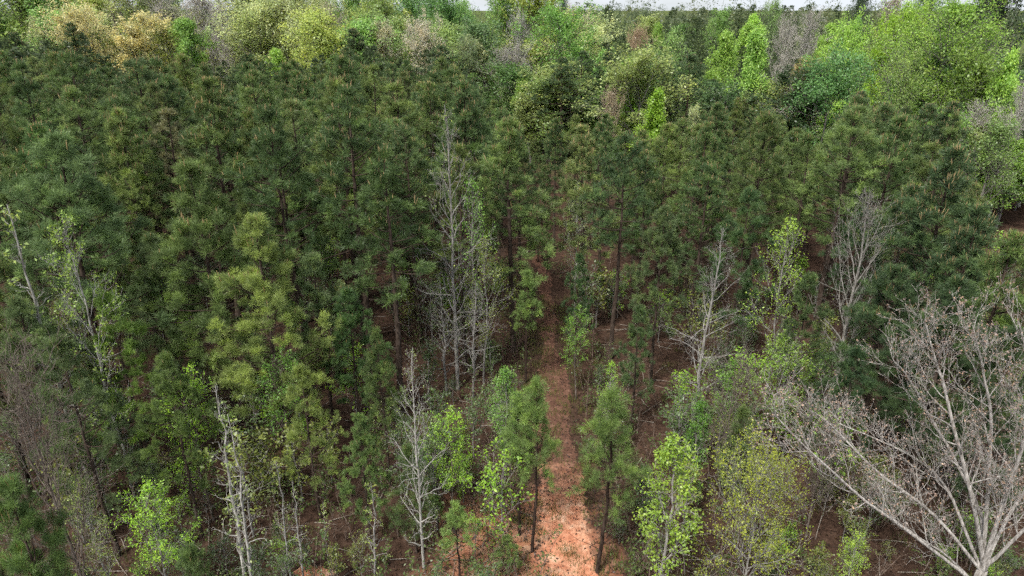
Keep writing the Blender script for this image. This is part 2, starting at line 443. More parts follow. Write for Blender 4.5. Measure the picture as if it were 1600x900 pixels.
rng = np.random.default_rng(5)
ty = np.arange(4, 78, 0.22)
off = np.linspace(-1, 1, 13)
wl_ = 1.1 + 0.2 * np.sin(ty * 0.9) + rng.normal(0, 0.09, len(ty)) - 0.55 * sstep(25, 44, ty)
wr_ = 1.05 + 0.2 * np.sin(ty * 0.7 + 2) + rng.normal(0, 0.09, len(ty)) - 0.55 * sstep(25, 44, ty)
TX = trail_c(ty)[:, None] + np.where(off[None] < 0, off[None] * wl_[:, None], off[None] * wr_[:, None])
TY = np.repeat(ty[:, None], 13, 1)
rut = -0.035 * np.exp(-((np.abs(off) - 0.55) / 0.2) ** 2)
TZ = gz(TX, TY) + 0.055 + rut[None] + rng.normal(0, 0.006, TX.shape)
TZ[:, 0] = gz(TX[:, 0], TY[:, 0]) - 0.02; TZ[:, -1] = gz(TX[:, -1], TY[:, -1]) - 0.02
i, j = np.meshgrid(np.arange(12), np.arange(len(ty) - 1)); b = j * 13 + i
tq = np.stack([b, b + 1, b + 14, b + 13], -1).reshape(-1, 4)
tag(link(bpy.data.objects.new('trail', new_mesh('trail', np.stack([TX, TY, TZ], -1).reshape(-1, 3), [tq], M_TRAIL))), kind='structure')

r_ = np.linspace(0, 1, 9)[1:]; a_ = np.linspace(0, 2 * np.pi, 25)[:-1]
cm_x, cm_y = -7.85, 20.4
rad_ = 0.62 * (1 + 0.18 * np.sin(3 * a_ + 1) + 0.1 * np.sin(7 * a_))
VX = cm_x + np.concatenate([[0], (r_[:, None] * rad_ * np.cos(a_)).ravel() * 1.3]); VY = cm_y + np.concatenate([[0], (r_[:, None] * rad_ * np.sin(a_)).ravel()])
VZ = gz(VX, VY) + np.concatenate([[0.24], np.repeat(0.28 * (1 - r_ ** 1.6) - 0.03, 24)]) + rng.normal(0, .008, len(VX))
ri, ai = np.meshgrid(np.arange(7), np.arange(24), indexing='ij'); q0 = 1 + ri * 24
quads = np.stack([q0 + ai, q0 + 24 + ai, q0 + 24 + (ai + 1) % 24, q0 + (ai + 1) % 24], -1).reshape(-1, 4)
tri = np.stack([np.zeros(24, int), 1 + np.arange(24), 1 + (np.arange(24) + 1) % 24], -1)
tag(link(bpy.data.objects.new('clay_mound', new_mesh('clay_mound', np.column_stack([VX, VY, VZ]), [quads, tri], M_TRAIL))), 'small bare orange clay mound at the bottom edge left of the trail', 'mound')

# ------------------------------------------------------------------ placing trees
ST, CT = math.sin(PITCH), math.cos(PITCH)
def drop(py):                                     # angle below the horizon of a picture row
    return PITCH + math.atan((py - 450) / FPX)
def at(px, py, Y):
    """world x and z of a picture point on the upright plane at distance Y"""
    z = CAM_H - Y * math.tan(drop(py))
    dep = Y * CT + (CAM_H - z) * ST
    return (px - 800) / FPX * dep, z
def proj(x, y, z):
    dep = y * CT + (CAM_H - z) * ST
    return 800 + FPX * x / dep, 450 - FPX * (y * ST - (CAM_H - z) * CT) / dep

rs = np.random.default_rng(77)
PART_NAME = dict(trunk='trunk', crown='crown', candles='candles', buds='buds')
def plant(name, spec, x, y, height, label, category, group=None, cols=None, widen=1.0, rot=None, tilt=(0, 0)):
    root = bpy.data.objects.new(name, None); root.empty_display_size = 0.3
    link(root)
    s = height / spec['H']
    root.location = (x, y, float(gz(x, y)) - 0.03)
    root.rotation_euler = (tilt[0], tilt[1], rs.uniform(0, 6.283) if rot is None else rot)
    root.scale = (s * widen, s * widen, s)
    tag(root, label, category, group)
    cols = cols or {}
    for k in ('trunk', 'crown', 'candles', 'buds'):
        me = spec.get(k)
        if me is None or (k in cols and cols[k] is None): continue
        o = bpy.data.objects.new(PART_NAME[k], me); link(o, root)
        c = cols.get(k, {'trunk': (0.075, 0.056, 0.045), 'crown': (0.09, 0.13, 0.045), 'candles': (0.50, 0.37, 0.19), 'buds': (0.4, 0.25, 0.2)}[k])
        o.color = (*c, 1)
        if k in ('candles', 'buds'): o['kind'] = 'stuff'
    return root
def from_pic(px, top, Y):
    """position and height of a tree whose tip shows at (px, top) and that stands at distance Y"""
    x, z = at(px, top, Y)
    return x, Y, z - float(gz(x, Y))

PINES = [make_pine(100 + k, H=15.0, base=b, spread=s, per=p, candles=c, gaps=g, tk=t) for k, (b, s, p, c, g, t) in enumerate([
    (0.42, 3.0, 5, 0.55, 0.12, 21), (0.46, 3.4, 5, 0.25, 0.24, 21), (0.36, 2.8, 5, 0.75, 0.14, 21), (0.52, 3.2, 5, 0.35, 0.14, 21),
    (0.40, 3.6, 4, 0.15, 0.26, 21), (0.38, 2.7, 5, 0.9, 0.10, 21), (0.48, 2.6, 4, 0.4, 0.2, 21), (0.44, 3.3, 5, 0.5, 0.3, 21)])]
NEARP = [make_pine(150 + k, H=12.0, base=b, spread=s, per=5, candles=c, gaps=g, tk=44, nlen=0.25, nw=0.0055, subs=3, shoots=6, whorl=0.62) for k, (b, s, c, g) in enumerate([
    (0.26, 3.1, 0.2, 0.12), (0.32, 3.0, 0.1, 0.2), (0.30, 3.3, 0.05, 0.22)])]
YOUNG = [make_pine(170 + k, H=7.5, base=b, spread=s, whorl=0.42, per=5, candles=0.12, gaps=0.12, tk=44, nlen=0.25, nw=0.0042, subs=2, shoots=3) for k, (b, s) in enumerate([(0.42, 1.55), (0.5, 1.2), (0.2, 1.5)])]

# ---- the pine stand: individuals
SKY = np.array([(-200, 70), (0, 62), (60, 66), (110, 42), (150, 75), (200, 100), (300, 88), (380, 100), (450, 95), (520, 75), (555, 58), (600, 80), (640, 85), (690, 72), (740, 128),
                (790, 168), (835, 190), (850, 185), (880, 175), (950, 175), (975, 185), (1030, 205), (1080, 165), (1120, 165), (1165, 150), (1200, 160), (1260, 200), (1300, 215),
                (1345, 152), (1390, 165), (1440, 170), (1480, 165), (1515, 240), (1560, 330), (1800, 420)])
placed = []
def free(x, y, d):
    return all((x - a) ** 2 + (y - b) ** 2 > d * d for a, b in placed)

PALET = [(0.148, 0.206, 0.066), (0.122, 0.186, 0.062), (0.172, 0.224, 0.066), (0.138, 0.202, 0.078), (0.172, 0.214, 0.076), (0.108, 0.168, 0.060)]

# front pines, seen nearly whole: (tip px, tip py, distance, spec, colour, label)
OLIVE, BRIGHT, GREYG = (0.225, 0.280, 0.080), (0.200, 0.310, 0.065), (0.160, 0.218, 0.088)
DKG = (0.092, 0.138, 0.060)
FRONT = [
    (395, 348, 27.5, NEARP[0], OLIVE, 1.05, 'full yellow-green pine, brightest crown among the pines left of the trail'),
    (165, 462, 25.5, NEARP[1], BRIGHT, 0.95, 'bright grass-green pine below the white-stemmed sapling at far left'),
    (30, 470, 24.0, NEARP[2], GREYG, 1.0, 'grey-green pine at the left edge below the whitish bare trunk'),
    (235, 372, 30.5, NEARP[2], GREYG, 1.0, 'grey-green pine directly left of the full yellow-green pine'),
    (490, 400, 30.0, NEARP[1], GREYG, 1.0, 'grey-green pine directly right of the full yellow-green pine'),
    (540, 455, 29.0, NEARP[2], (0.105, 0.184, 0.061), 0.95, 'medium green pine left of the paired bare grey trunks'),
    (260, 178, 48.0, PINES[4], (0.166, 0.161, 0.079), 1.25, 'brownish olive thin-needled pine standing among darker left-hand pines'),
    (55, 205, 36.0, PINES[0], (0.105, 0.175, 0.056), 1.15, 'large round-topped pine at the left edge of the stand'),
    (975, 215, 38.0, PINES[3], (0.096, 0.154, 0.060), 1.0, 'tall pine with long visible dark trunk right of the trail'),
    (905, 400, 37.0, NEARP[1], (0.096, 0.166, 0.063), 0.75, 'slim pine on the right verge of the trail behind green saplings'),
    (1040, 330, 35.0, NEARP[2], GREYG, 0.9, 'grey-green pine between the long-trunked pine and the right-hand bare tree'),
    (1170, 300, 36.0, NEARP[1], (0.088, 0.149, 0.056), 0.95, 'dark pine behind the pale bare tree right of the trail'),
    (1490, 240, 30.0, PINES[5], (0.082, 0.128, 0.054), 1.25, 'dark pine bristling with tan candles near the right edge'),
    (1585, 375, 25.0, PINES[5], (0.125, 0.180, 0.055), 1.2, 'pine with many pale candles cut by the right edge'),
    (1425, 300, 33.0, PINES[2], (0.082, 0.128, 0.054), 1.2, 'dark pine left of the candle-covered pine near the right edge'),
    (1530, 330, 27.5, PINES[5], (0.082, 0.128, 0.054), 1.15, 'dark candle-tipped pine between the right edge and its taller neighbour'),
    (1400, 425, 27.0, NEARP[0], (0.082, 0.128, 0.054), 1.1, 'dark pine above the left limbs of the pink-budded tree'),
    (1500, 440, 24.5, NEARP[2], (0.082, 0.128, 0.054), 1.1, 'dark pine behind the top twigs of the pink-budded tree'),
    (1590, 520, 22.5, NEARP[1], (0.082, 0.128, 0.054), 1.1, 'dark low pine at the right edge behind the pink-budded tree'),
    (1270, 430, 30.5, NEARP[1], (0.11, 0.16, 0.06), 0.9, 'pine between the airy yellow-green tree and the forked bare tree'),
    (1000, 480, 30.0, NEARP[1], (0.12, 0.18, 0.07), 0.8, 'short pine in front of the long-trunked pine right of the trail'),
    (1350, 330, 35.5, PINES[3], (0.067, 0.116, 0.049), 1.0, 'dark-trunked pine behind the forked bare tree at right'),
    (1340, 545, 24.5, NEARP[1], (0.070, 0.123, 0.052), 0.85, 'dark pine seen through the limbs of the pink-budded tree'),
    (590, 520, 25.6, NEARP[0], (0.15, 0.21, 0.07), 0.7, 'pine left of and above the whitish twiggy bare tree'),
    (92, 530, 21.5, NEARP[1], GREYG, 0.9, 'low grey-green pine left of the bright grass-green pine'),
    (255, 560, 22.6, NEARP[2], (0.17, 0.24, 0.07), 0.85, 'pine standing behind the tall leaning white-stemmed sapling'),
    (470, 575, 23.6, NEARP[1], (0.20, 0.25, 0.07), 0.85, 'olive green pine in front of the full yellow-green pine'),
    (560, 650, 22.0, NEARP[0], (0.15, 0.22, 0.07), 0.8, 'small bushy pine left of the whitish twiggy bare tree'),
    (676, 665, 24.0, YOUNG[2], (0.15, 0.22, 0.07), 1.0, 'small dense pine at the foot of the paired bare grey trunks'),
    (640, 700, 21.6, YOUNG[2], (0.14, 0.20, 0.07), 1.0, 'small pine directly behind the whitish twiggy bare tree'),
    (1160, 640, 24.5, YOUNG[2], (0.13, 0.18, 0.06), 1.0, 'small dull pine right of the narrow column of leaves'),
    (826, 300, 58.0, NEARP[0], (0.14, 0.20, 0.065), 0.8, 'pine leaning over the far end of the trail from its left'),
    (852, 262, 64.0, NEARP[2], (0.14, 0.19, 0.065), 0.8, 'pine closing the far end of the trail'),
    (838, 240, 71.0, NEARP[1], (0.13, 0.18, 0.065), 0.8, 'pine behind the closed far end of the trail'),
    (806, 205, 76.0, PINES[2], (0.15, 0.20, 0.065), 1.2, 'pine left of the gap at the head of the trail'),
    (862, 200, 80.0, PINES[5], (0.13, 0.18, 0.062), 1.2, 'pine right of the gap at the head of the trail'),
    (836, 218, 84.0, PINES[0], (0.14, 0.19, 0.062), 1.3, 'pine in the gap at the head of the trail'),
    (856, 330, 52.0, NEARP[1], (0.14, 0.20, 0.065), 0.7, 'slim pine leaning over the trail from its right'),
    (842, 352, 56.0, YOUNG[2], (0.14, 0.20, 0.065), 1.3, 'bushy young pine on the left verge near the far end of the trail'),
    (826, 345, 62.0, YOUNG[2], (0.15, 0.20, 0.065), 1.5, 'bushy young pine blocking the far end of the trail'),
    (848, 322, 67.0, YOUNG[2], (0.13, 0.19, 0.065), 1.5, 'bushy young pine behind the one blocking the trail'),
    (834, 300, 73.0, YOUNG[2], (0.13, 0.18, 0.065), 1.6, 'farthest bushy young pine on the line of the trail'),
    (880, 92, 94.0, PINES[1], DKG, 1.5, 'round dark pine at the left of the clump above the trail'),
    (915, 84, 98.0, PINES[4], DKG, 1.5, 'round dark pine in the middle of the clump above the trail'),
    (950, 86, 97.0, PINES[0], DKG, 1.5, 'round dark pine at the right of the clump above the trail'),
    (1048, 108, 90.0, PINES[7], DKG, 1.4, 'dark pine left in the clump behind the vivid lime tree'),
    (1082, 88, 93.0, PINES[1], DKG, 1.6, 'tallest dark round pine in the clump behind the vivid lime tree'),
    (1118, 128, 88.0, PINES[4], DKG, 1.5, 'dark pine right in the clump behind the vivid lime tree'),
    (1347, 150, 62.0, PINES[2], DKG, 1.3, 'pointed dark pine below the emerald tree'),
    (1390, 175, 58.0, PINES[1], DKG, 1.3, 'dark pine right of the pointed one below the emerald tree'),
    (1450, 168, 60.0, PINES[0], DKG, 1.4, 'broad dark pine below the great lime tree, left one of two'),
    (1488, 166, 58.0, PINES[2], DKG, 1.3, 'pointed dark pine below the great lime tree, right one of two'),
    (553, 50, 104.0, PINES[2], DKG, 1.5, 'pointed pine top rising highest below the cream-blossomed trees'),
    (112, 40, 112.0, PINES[5], DKG, 1.5, 'spiky pine top standing in front of the golden oaks'),
    (20, 55, 104.0, PINES[5], DKG, 1.5, 'spiky pine top in the upper left corner'),
    (690, 74, 98.0, PINES[7], DKG, 1.6, 'broad dark pine top right of the cream-blossomed trees'),
    (385, 88, 96.0, PINES[0], DKG, 1.6, 'broad pine top below the large yellow-green tree'),
    (8, 765, 13.2, NEARP[0], (0.131, 0.201, 0.061), 0.8, 'closest pine, long-needled tip at the lower left corner'),
    (300, 858, 13.8, NEARP[1], (0.140, 0.201, 0.070), 0.75, 'pine tip with pale candles at the bottom edge, left part'),
]
YOUNGS = [
    (813, 622, 22.6, YOUNG[1], 1.0, 'slender young pine left of the trail, left one of the close pair'),
    (835, 604, 21.6, YOUNG[0], 0.85, 'slender young pine at the trail edge, right one of the close pair'),
    (823, 428, 35.0, YOUNG[1], 1.0, 'slim young pine standing in the middle of the trail'),
    (950, 620, 20.6, YOUNG[0], 1.1, 'dense young pine with thin dark stem right of the clay trail'),
    (715, 790, 20.0, YOUNG[0], 0.9, 'small pine on bare clay left of the trail, open flat crown'),
    (790, 838, 20.4, YOUNG[2], 1.2, 'low bushy pine seedling beside the clay trail'),
    (683, 776, 22.5, YOUNG[1], 0.9, 'thin pine seedling on the reddish bare patch left of the trail'),
]
for px, top, Y, sp, col, wd, lab in FRONT:
    x, y, h = from_pic(px, top, Y); placed.append((x, y))
    plant('pine_tree', sp, x, y, h, lab, 'pine tree', cols=dict(crown=col), widen=wd)
for px, top, Y, sp, wd, lab in YOUNGS:
    x, y, h = from_pic(px, top, Y); placed.append((x, y))
    plant('young_pine', sp, x, y, h, lab, 'pine tree', 'young pines along the trail', cols=dict(crown=(0.205, 0.295, 0.085), trunk=(0.05, 0.035, 0.028), candles=None), widen=0.9 * wd * (7.5 / h) ** 0.35)

# the rest of the stand
cand = []
for yy in np.arange(25.0, 126, 3.8):
    for xx in np.arange(-110, 80, 3.8):
        cand.append((xx + rs.uniform(-1.5, 1.5), yy + rs.uniform(-1.5, 1.5)))
cand.sort(key=lambda c: c[1])
stand = []
for x, y in cand:
    if abs(x - trail_c(y)) < (2.2 if y < 40 else 1.4 if y < 48 else 0.7): continue
    if y < 22 and x > -8: continue
    if y < 24.5 and -8 < x < 3: continue
    if rs.random() < 0.06: continue
    if 0.0 < x < 24 and y < 28: continue
    if x > 15 and y < 34: continue
    if not free(x, y, 2.4): continue
    h = (rs.uniform(13.0, 17.0) if rs.random() < 0.82 else rs.uniform(9.5, 13)) + 0.5 * float(sstep(60, 110, y))
    g = float(gz(x, y))
    px, py = proj(x, y, g + h)
    if px < -120 or px > 1720: continue
    lim = np.interp(px, SKY[:, 0], SKY[:, 1])
    if py < lim:
        h2 = at(px, lim + rs.uniform(0, 42), y)[1] - g
        if h2 < 9.0: continue
        h = h2
    if any(a < proj(x, y, g + h * 0.7)[0] < b and y < m for a, b, m in ((640, 790, 34.2), (1085, 1125, 31), (1290, 1385, 33), (-40, 140, 26.5), (1215, 1262, 33), (320, 480, 29.5), (110, 225, 27.5))): continue
    placed.append((x, y)); stand.append((x, y, h, py))
print('STAND', len(stand))
COLS = [(170, 'at the left edge'), (330, 'below the golden oaks'), (480, 'behind the full yellow-green pine'), (620, 'left of the tallest bare spire'), (760, 'around the tallest bare spire'),
        (840, 'beside the trail on its left'), (960, 'beside the trail on its right'), (1090, 'behind the long-trunked pine right of the trail'), (1280, 'behind the pale bare tree right of the trail'), (1420, 'behind the forked bare tree'), (9999, 'near the right edge')]
def zone_of(px, y):
    where = next(w for lim, w in COLS if px < lim)
    row = 'front-row green pine' if y < 38 else 'dark green middle-row pine' if y < 66 else 'dark back-row pine top'
    return row + ' ' + where, 'pines ' + where + (', front' if y < 38 else ', middle' if y < 66 else ', back')
names = {}
for x, y, h, py in stand:
    px = proj(x, y, float(gz(x, y)) + h)[0]; names.setdefault(zone_of(px, y)[0], []).append(px)
extra = []
budget = 300 - len(FRONT) - len(YOUNGS)
for k, (x, y, h, py) in enumerate(stand):
    if k >= budget: extra.append((x, y, h)); continue
    ppx = proj(x, y, float(gz(x, y)) + h)[0]
    lab, grp = zone_of(ppx, y); peers = sorted(names[lab])
    if 1 < len(peers) <= 3: lab += ', ' + ({2: ['left one', 'right one'], 3: ['left one', 'middle one', 'right one']}[len(peers)][peers.index(ppx)])
    c = np.array(PALET[rs.integers(len(PALET))]) * rs.uniform(0.85, 1.12)
    sp = (NEARP + PINES)[rs.integers(0, 11)] if y < 42 else PINES[rs.integers(0, 8)]
    plant('pine_tree', sp, x, y, h, lab, 'pine tree', grp, cols=dict(crown=tuple(c)), widen=rs.uniform(0.95, 1.25), tilt=(rs.normal(0, .02), rs.normal(0, .02)))

# ------------------------------------------------------------------ bare and budding trees near the camera
GREY, PALE, BRN = (0.27, 0.255, 0.235), (0.36, 0.345, 0.315), (0.17, 0.14, 0.118)
LEADER = [make_tree(300 + k, H=12, base=b, width=w, habit='egg', n1=int(n * 0.68), n2=4, n3=2, leaves=lv, leaf=0.085, cover=0.4, scatter=0.05, ang=(0.7, 1.3), up=0.35, wander=0.2, twig=0.006, r0=0.0075)
          for k, (b, w, n, lv) in enumerate([(0.12, 4.2, 64, 2), (0.18, 3.6, 54, 3), (0.2, 3.8, 56, 0)])]
FORK = make_tree(310, H=12, base=0.22, width=6.5, habit='egg', n1=26, n2=6, n3=4, n4=0, leaves=1, leaf=0.08, cover=0.1, scatter=0.04, ang=(0.55, 0.85), up=0.55, wander=0.13, twig=0.008, r0=0.011)
WHIP = [make_tree(320 + k, H=9, base=0.2, width=w, habit='cone', n1=24, n2=2, n3=2, leaves=lv, leaf=0.11, cover=c, scatter=0.06, ang=(0.5, 1.2), up=0.35, wander=0.2, twig=0.0065, r0=0.0075, lean=ln, wob=0.007)
        for k, (w, lv, c, ln) in enumerate([(1.9, 3, 0.3, -0.02), (2.2, 4, 0.5, 0.04), (2.6, 5, 0.7, 0.0)])]
LUSH = [make_tree(330 + k, H=6, base=b, width=w, habit=hb, n1=18, n2=5, n3=4, leaves=lv * 3, leaf=0.08, cover=0.62, scatter=0.08, ang=(0.55, 1.0), up=0.5, twig=0.007, r0=0.008, flat=0.45)
        for k, (b, w, hb, lv) in enumerate([(0.2, 2.8, 'cone', 5), (0.3, 3.2, 'round', 5), (0.12, 2.0, 'egg', 6), (0.35, 2.6, 'vase', 4)])]
SPARSE = [make_tree(340 + k, H=9, base=0.22, width=w, habit='egg', n1=22, n2=5, n3=4, leaves=lv + 1, leaf=0.085, scatter=0.09, cover=0.75, ang=(0.5, 0.9), up=0.6, twig=0.007, r0=0.0055, flat=0.4)
          for k, (w, lv) in enumerate([(3.0, 4), (3.8, 5)])]
BRUSH = [make_tree(350 + k, H=4.5, base=0.08, width=4.0, habit='vase', n1=22, n2=7, n3=6, leaves=0, ang=(0.4, 0.9), up=0.4, wander=0.2, twig=0.006, r0=0.008) for k in range(3)]
FLUFF = make_tree(360, H=6, base=0.15, width=6.0, habit='round', n1=30, n2=8, n3=6, leaves=9, leaf=0.085, cover=0.6, scatter=0.10, ang=(0.6, 1.1), up=0.4, twig=0.006, r0=0.01, lvar=(0.5, 1.3))
LIME, LIME2, PALEG, MIDG = (0.31, 0.53, 0.05), (0.36, 0.53, 0.07), (0.36, 0.46, 0.11), (0.20, 0.38, 0.05)
HEROES = [
    # name, px, top, Y, spec, bark, leaves, widen, label
    ('bare_tree', 700, 163, 34.5, LEADER[0], GREY, (0.25, 0.33, 0.08), 0.8, 'tallest bare grey tree, leafless spire rising above pines left of the trail'),
    ('bare_tree', 690, 425, 34.0, LEADER[1], GREY, (0.25, 0.33, 0.08), 1.15, 'shorter bare grey trunk close beside the tallest bare tree'),
    ('bare_tree', 735, 440, 33.5, LEADER[2], GREY, None, 1.1, 'bare grey tree with dense horizontal twigs, nearest the trail'),
    ('bare_tree', 640, 540, 20.8, LEADER[0], PALE, (0.28, 0.36, 0.12), 0.7, 'whitish twiggy bare tree in front of the pines left of the trail'),
    ('bare_tree', 1117, 355, 29.5, LEADER[2], GREY, None, 1.0, 'pale bare tree with a straight trunk right of the trail'),
    ('bare_tree', 1368, 305, 32.0, FORK, (0.25, 0.235, 0.215), (0.25, 0.36, 0.06), 0.85, 'forked bare grey tree in front of the dark right-hand pine'),
    ('bare_tree', 16, 312, 25.0, WHIP[1], PALE, (0.28, 0.38, 0.10), 0.9, 'whitish bare trunk at the far left edge'),
    ('birch_sapling', 322, 606, 19.2, WHIP[0], PALE, (0.28, 0.36, 0.12), 1.0, 'tall leaning white-stemmed sapling, longer one of the left pair'),
    ('birch_sapling', 346, 640, 18.9, WHIP[1], PALE, (0.28, 0.36, 0.12), 0.9, 'white-stemmed sapling, shorter one of the left pair'),
    ('birch_sapling', 425, 715, 20.0, WHIP[1], PALE, PALEG, 0.8, 'crooked whitish sapling right of the tall white pair'),
    ('birch_sapling', 450, 755, 19.8, WHIP[0], PALE, PALEG, 1.0, 'thin white-barked sapling with spiky twigs above the reddish floor'),
    ('birch_sapling', 503, 785, 20.3, WHIP[2], GREY, PALEG, 0.8, 'small bent grey sapling beside the orange clay spot'),
    ('birch_sapling', 572, 748, 19.6, WHIP[1], GREY, PALEG, 1.0, 'crooked sapling with pale new leaves left of the whitish twiggy tree'),
    ('leafy_sapling', 98, 345, 25.0, SPARSE[0], PALE, (0.26, 0.38, 0.07), 0.75, 'white-stemmed sapling dotted with small lime leaves at far left'),
    ('leafy_sapling', 125, 752, 18.0, SPARSE[1], PALE, PALEG, 0.75, 'pale-leaved white-stemmed sapling at lower left'),
    ('leafy_sapling', 232, 785, 18.4, LUSH[1], GREY, LIME, 0.8, 'bright green bushy sapling at lower left'),
    ('leafy_sapling', 292, 612, 23.5, LUSH[3], BRN, LIME, 0.9, 'bright green layered sapling behind the white-stemmed pair'),
    ('leafy_sapling', 735, 282, 35.5, SPARSE[0], GREY, (0.20, 0.38, 0.06), 0.75, 'bright emerald leafy tree beside the tallest bare spire'),
    ('leafy_sapling', 752, 375, 35.0, SPARSE[1], GREY, (0.26, 0.33, 0.06), 1.0, 'yellow-green feathery tree leaning towards the trail'),
    ('leafy_sapling', 703, 668, 22.8, LUSH[1], BRN, LIME, 0.8, 'bright green sapling between whitish tree and young pine pair'),
    ('leafy_sapling', 785, 575, 26.5, LUSH[0], GREY, (0.18, 0.33, 0.06), 0.9, 'light green leafy sapling behind the young pine pair'),
    ('leafy_sapling', 1050, 682, 18.6, LUSH[0], GREY, LIME2, 0.95, 'big lime green broadleaf sapling right of the trail, lower part'),
    ('leafy_sapling', 1092, 625, 23.6, LUSH[2], GREY, (0.16, 0.33, 0.05), 0.7, 'narrow column of green leaves below the pale bare tree'),
    ('leafy_sapling', 1240, 345, 32.5, SPARSE[1], GREY, (0.28, 0.42, 0.05), 0.85, 'airy yellow-green tree between the two right-hand bare trees'),
    ('leafy_sapling', 1225, 550, 27.0, LUSH[1], GREY, (0.24, 0.38, 0.05), 0.85, 'lime green sapling below the airy yellow-green tree'),
    ('leafy_sapling', 955, 565, 27.5, SPARSE[0], GREY, LIME, 0.8, 'thin green-leaved sapling at the right edge of the trail'),
    ('leafy_sapling', 905, 500, 33.5, LUSH[3], BRN, MIDG, 0.9, 'low green branches reaching over the trail from the right'),
    ('leafy_sapling', 905, 285, 43.0, SPARSE[0], PALE, (0.30, 0.38, 0.14), 0.8, 'pale green slender tree with whitish stem right of the trail'),
    ('leafy_sapling', 1335, 845, 18.0, LUSH[3], GREY, LIME2, 0.7, 'small lime sapling at the bottom edge below the pink-budded tree'),
    ('leafy_sapling', 1140, 565, 27.5, LUSH[0], GREY, MIDG, 0.8, 'mid green sapling just right of the pale bare tree'),
    ('leafy_sapling', 440, 575, 26.0, LUSH[3], BRN, (0.15, 0.30, 0.05), 0.9, 'green layered sapling under the full yellow-green pine'),
    ('leafy_shrub', 1188, 760, 18.8, FLUFF, GREY, (0.36, 0.42, 0.05), 0.72, 'broad mustard-green shrub left of the pink-budded tree'),
    ('bare_shrub', 45, 640, 17.5, BRUSH[0], BRN, None, 0.62, 'tangled leafless brown tree at the lower left edge'),
    ('bare_shrub', 1290, 690, 22.5, BRUSH[1], BRN, None, 0.8, 'leafless brown brush behind the pink-budded limbs'),
    ('bare_shrub', 1150, 590, 25.0, BRUSH[2], BRN, None, 0.6, 'leafless twiggy bush beside the pale bare tree'),
]
for nm, px, top, Y, sp, bk, lf, wd, lab in HEROES:
    x, y, h = from_pic(px, top, Y)
    plant(nm, sp, x, y, h, lab, {'bare_tree': 'bare tree', 'birch_sapling': 'sapling', 'leafy_sapling': 'sapling', 'leafy_shrub': 'shrub', 'bare_shrub': 'shrub'}[nm],
          cols=dict(trunk=bk, crown=lf), widen=wd * (1 if nm != 'leafy_shrub' else 1.0), rot=0.0 if nm == 'birch_sapling' else None)

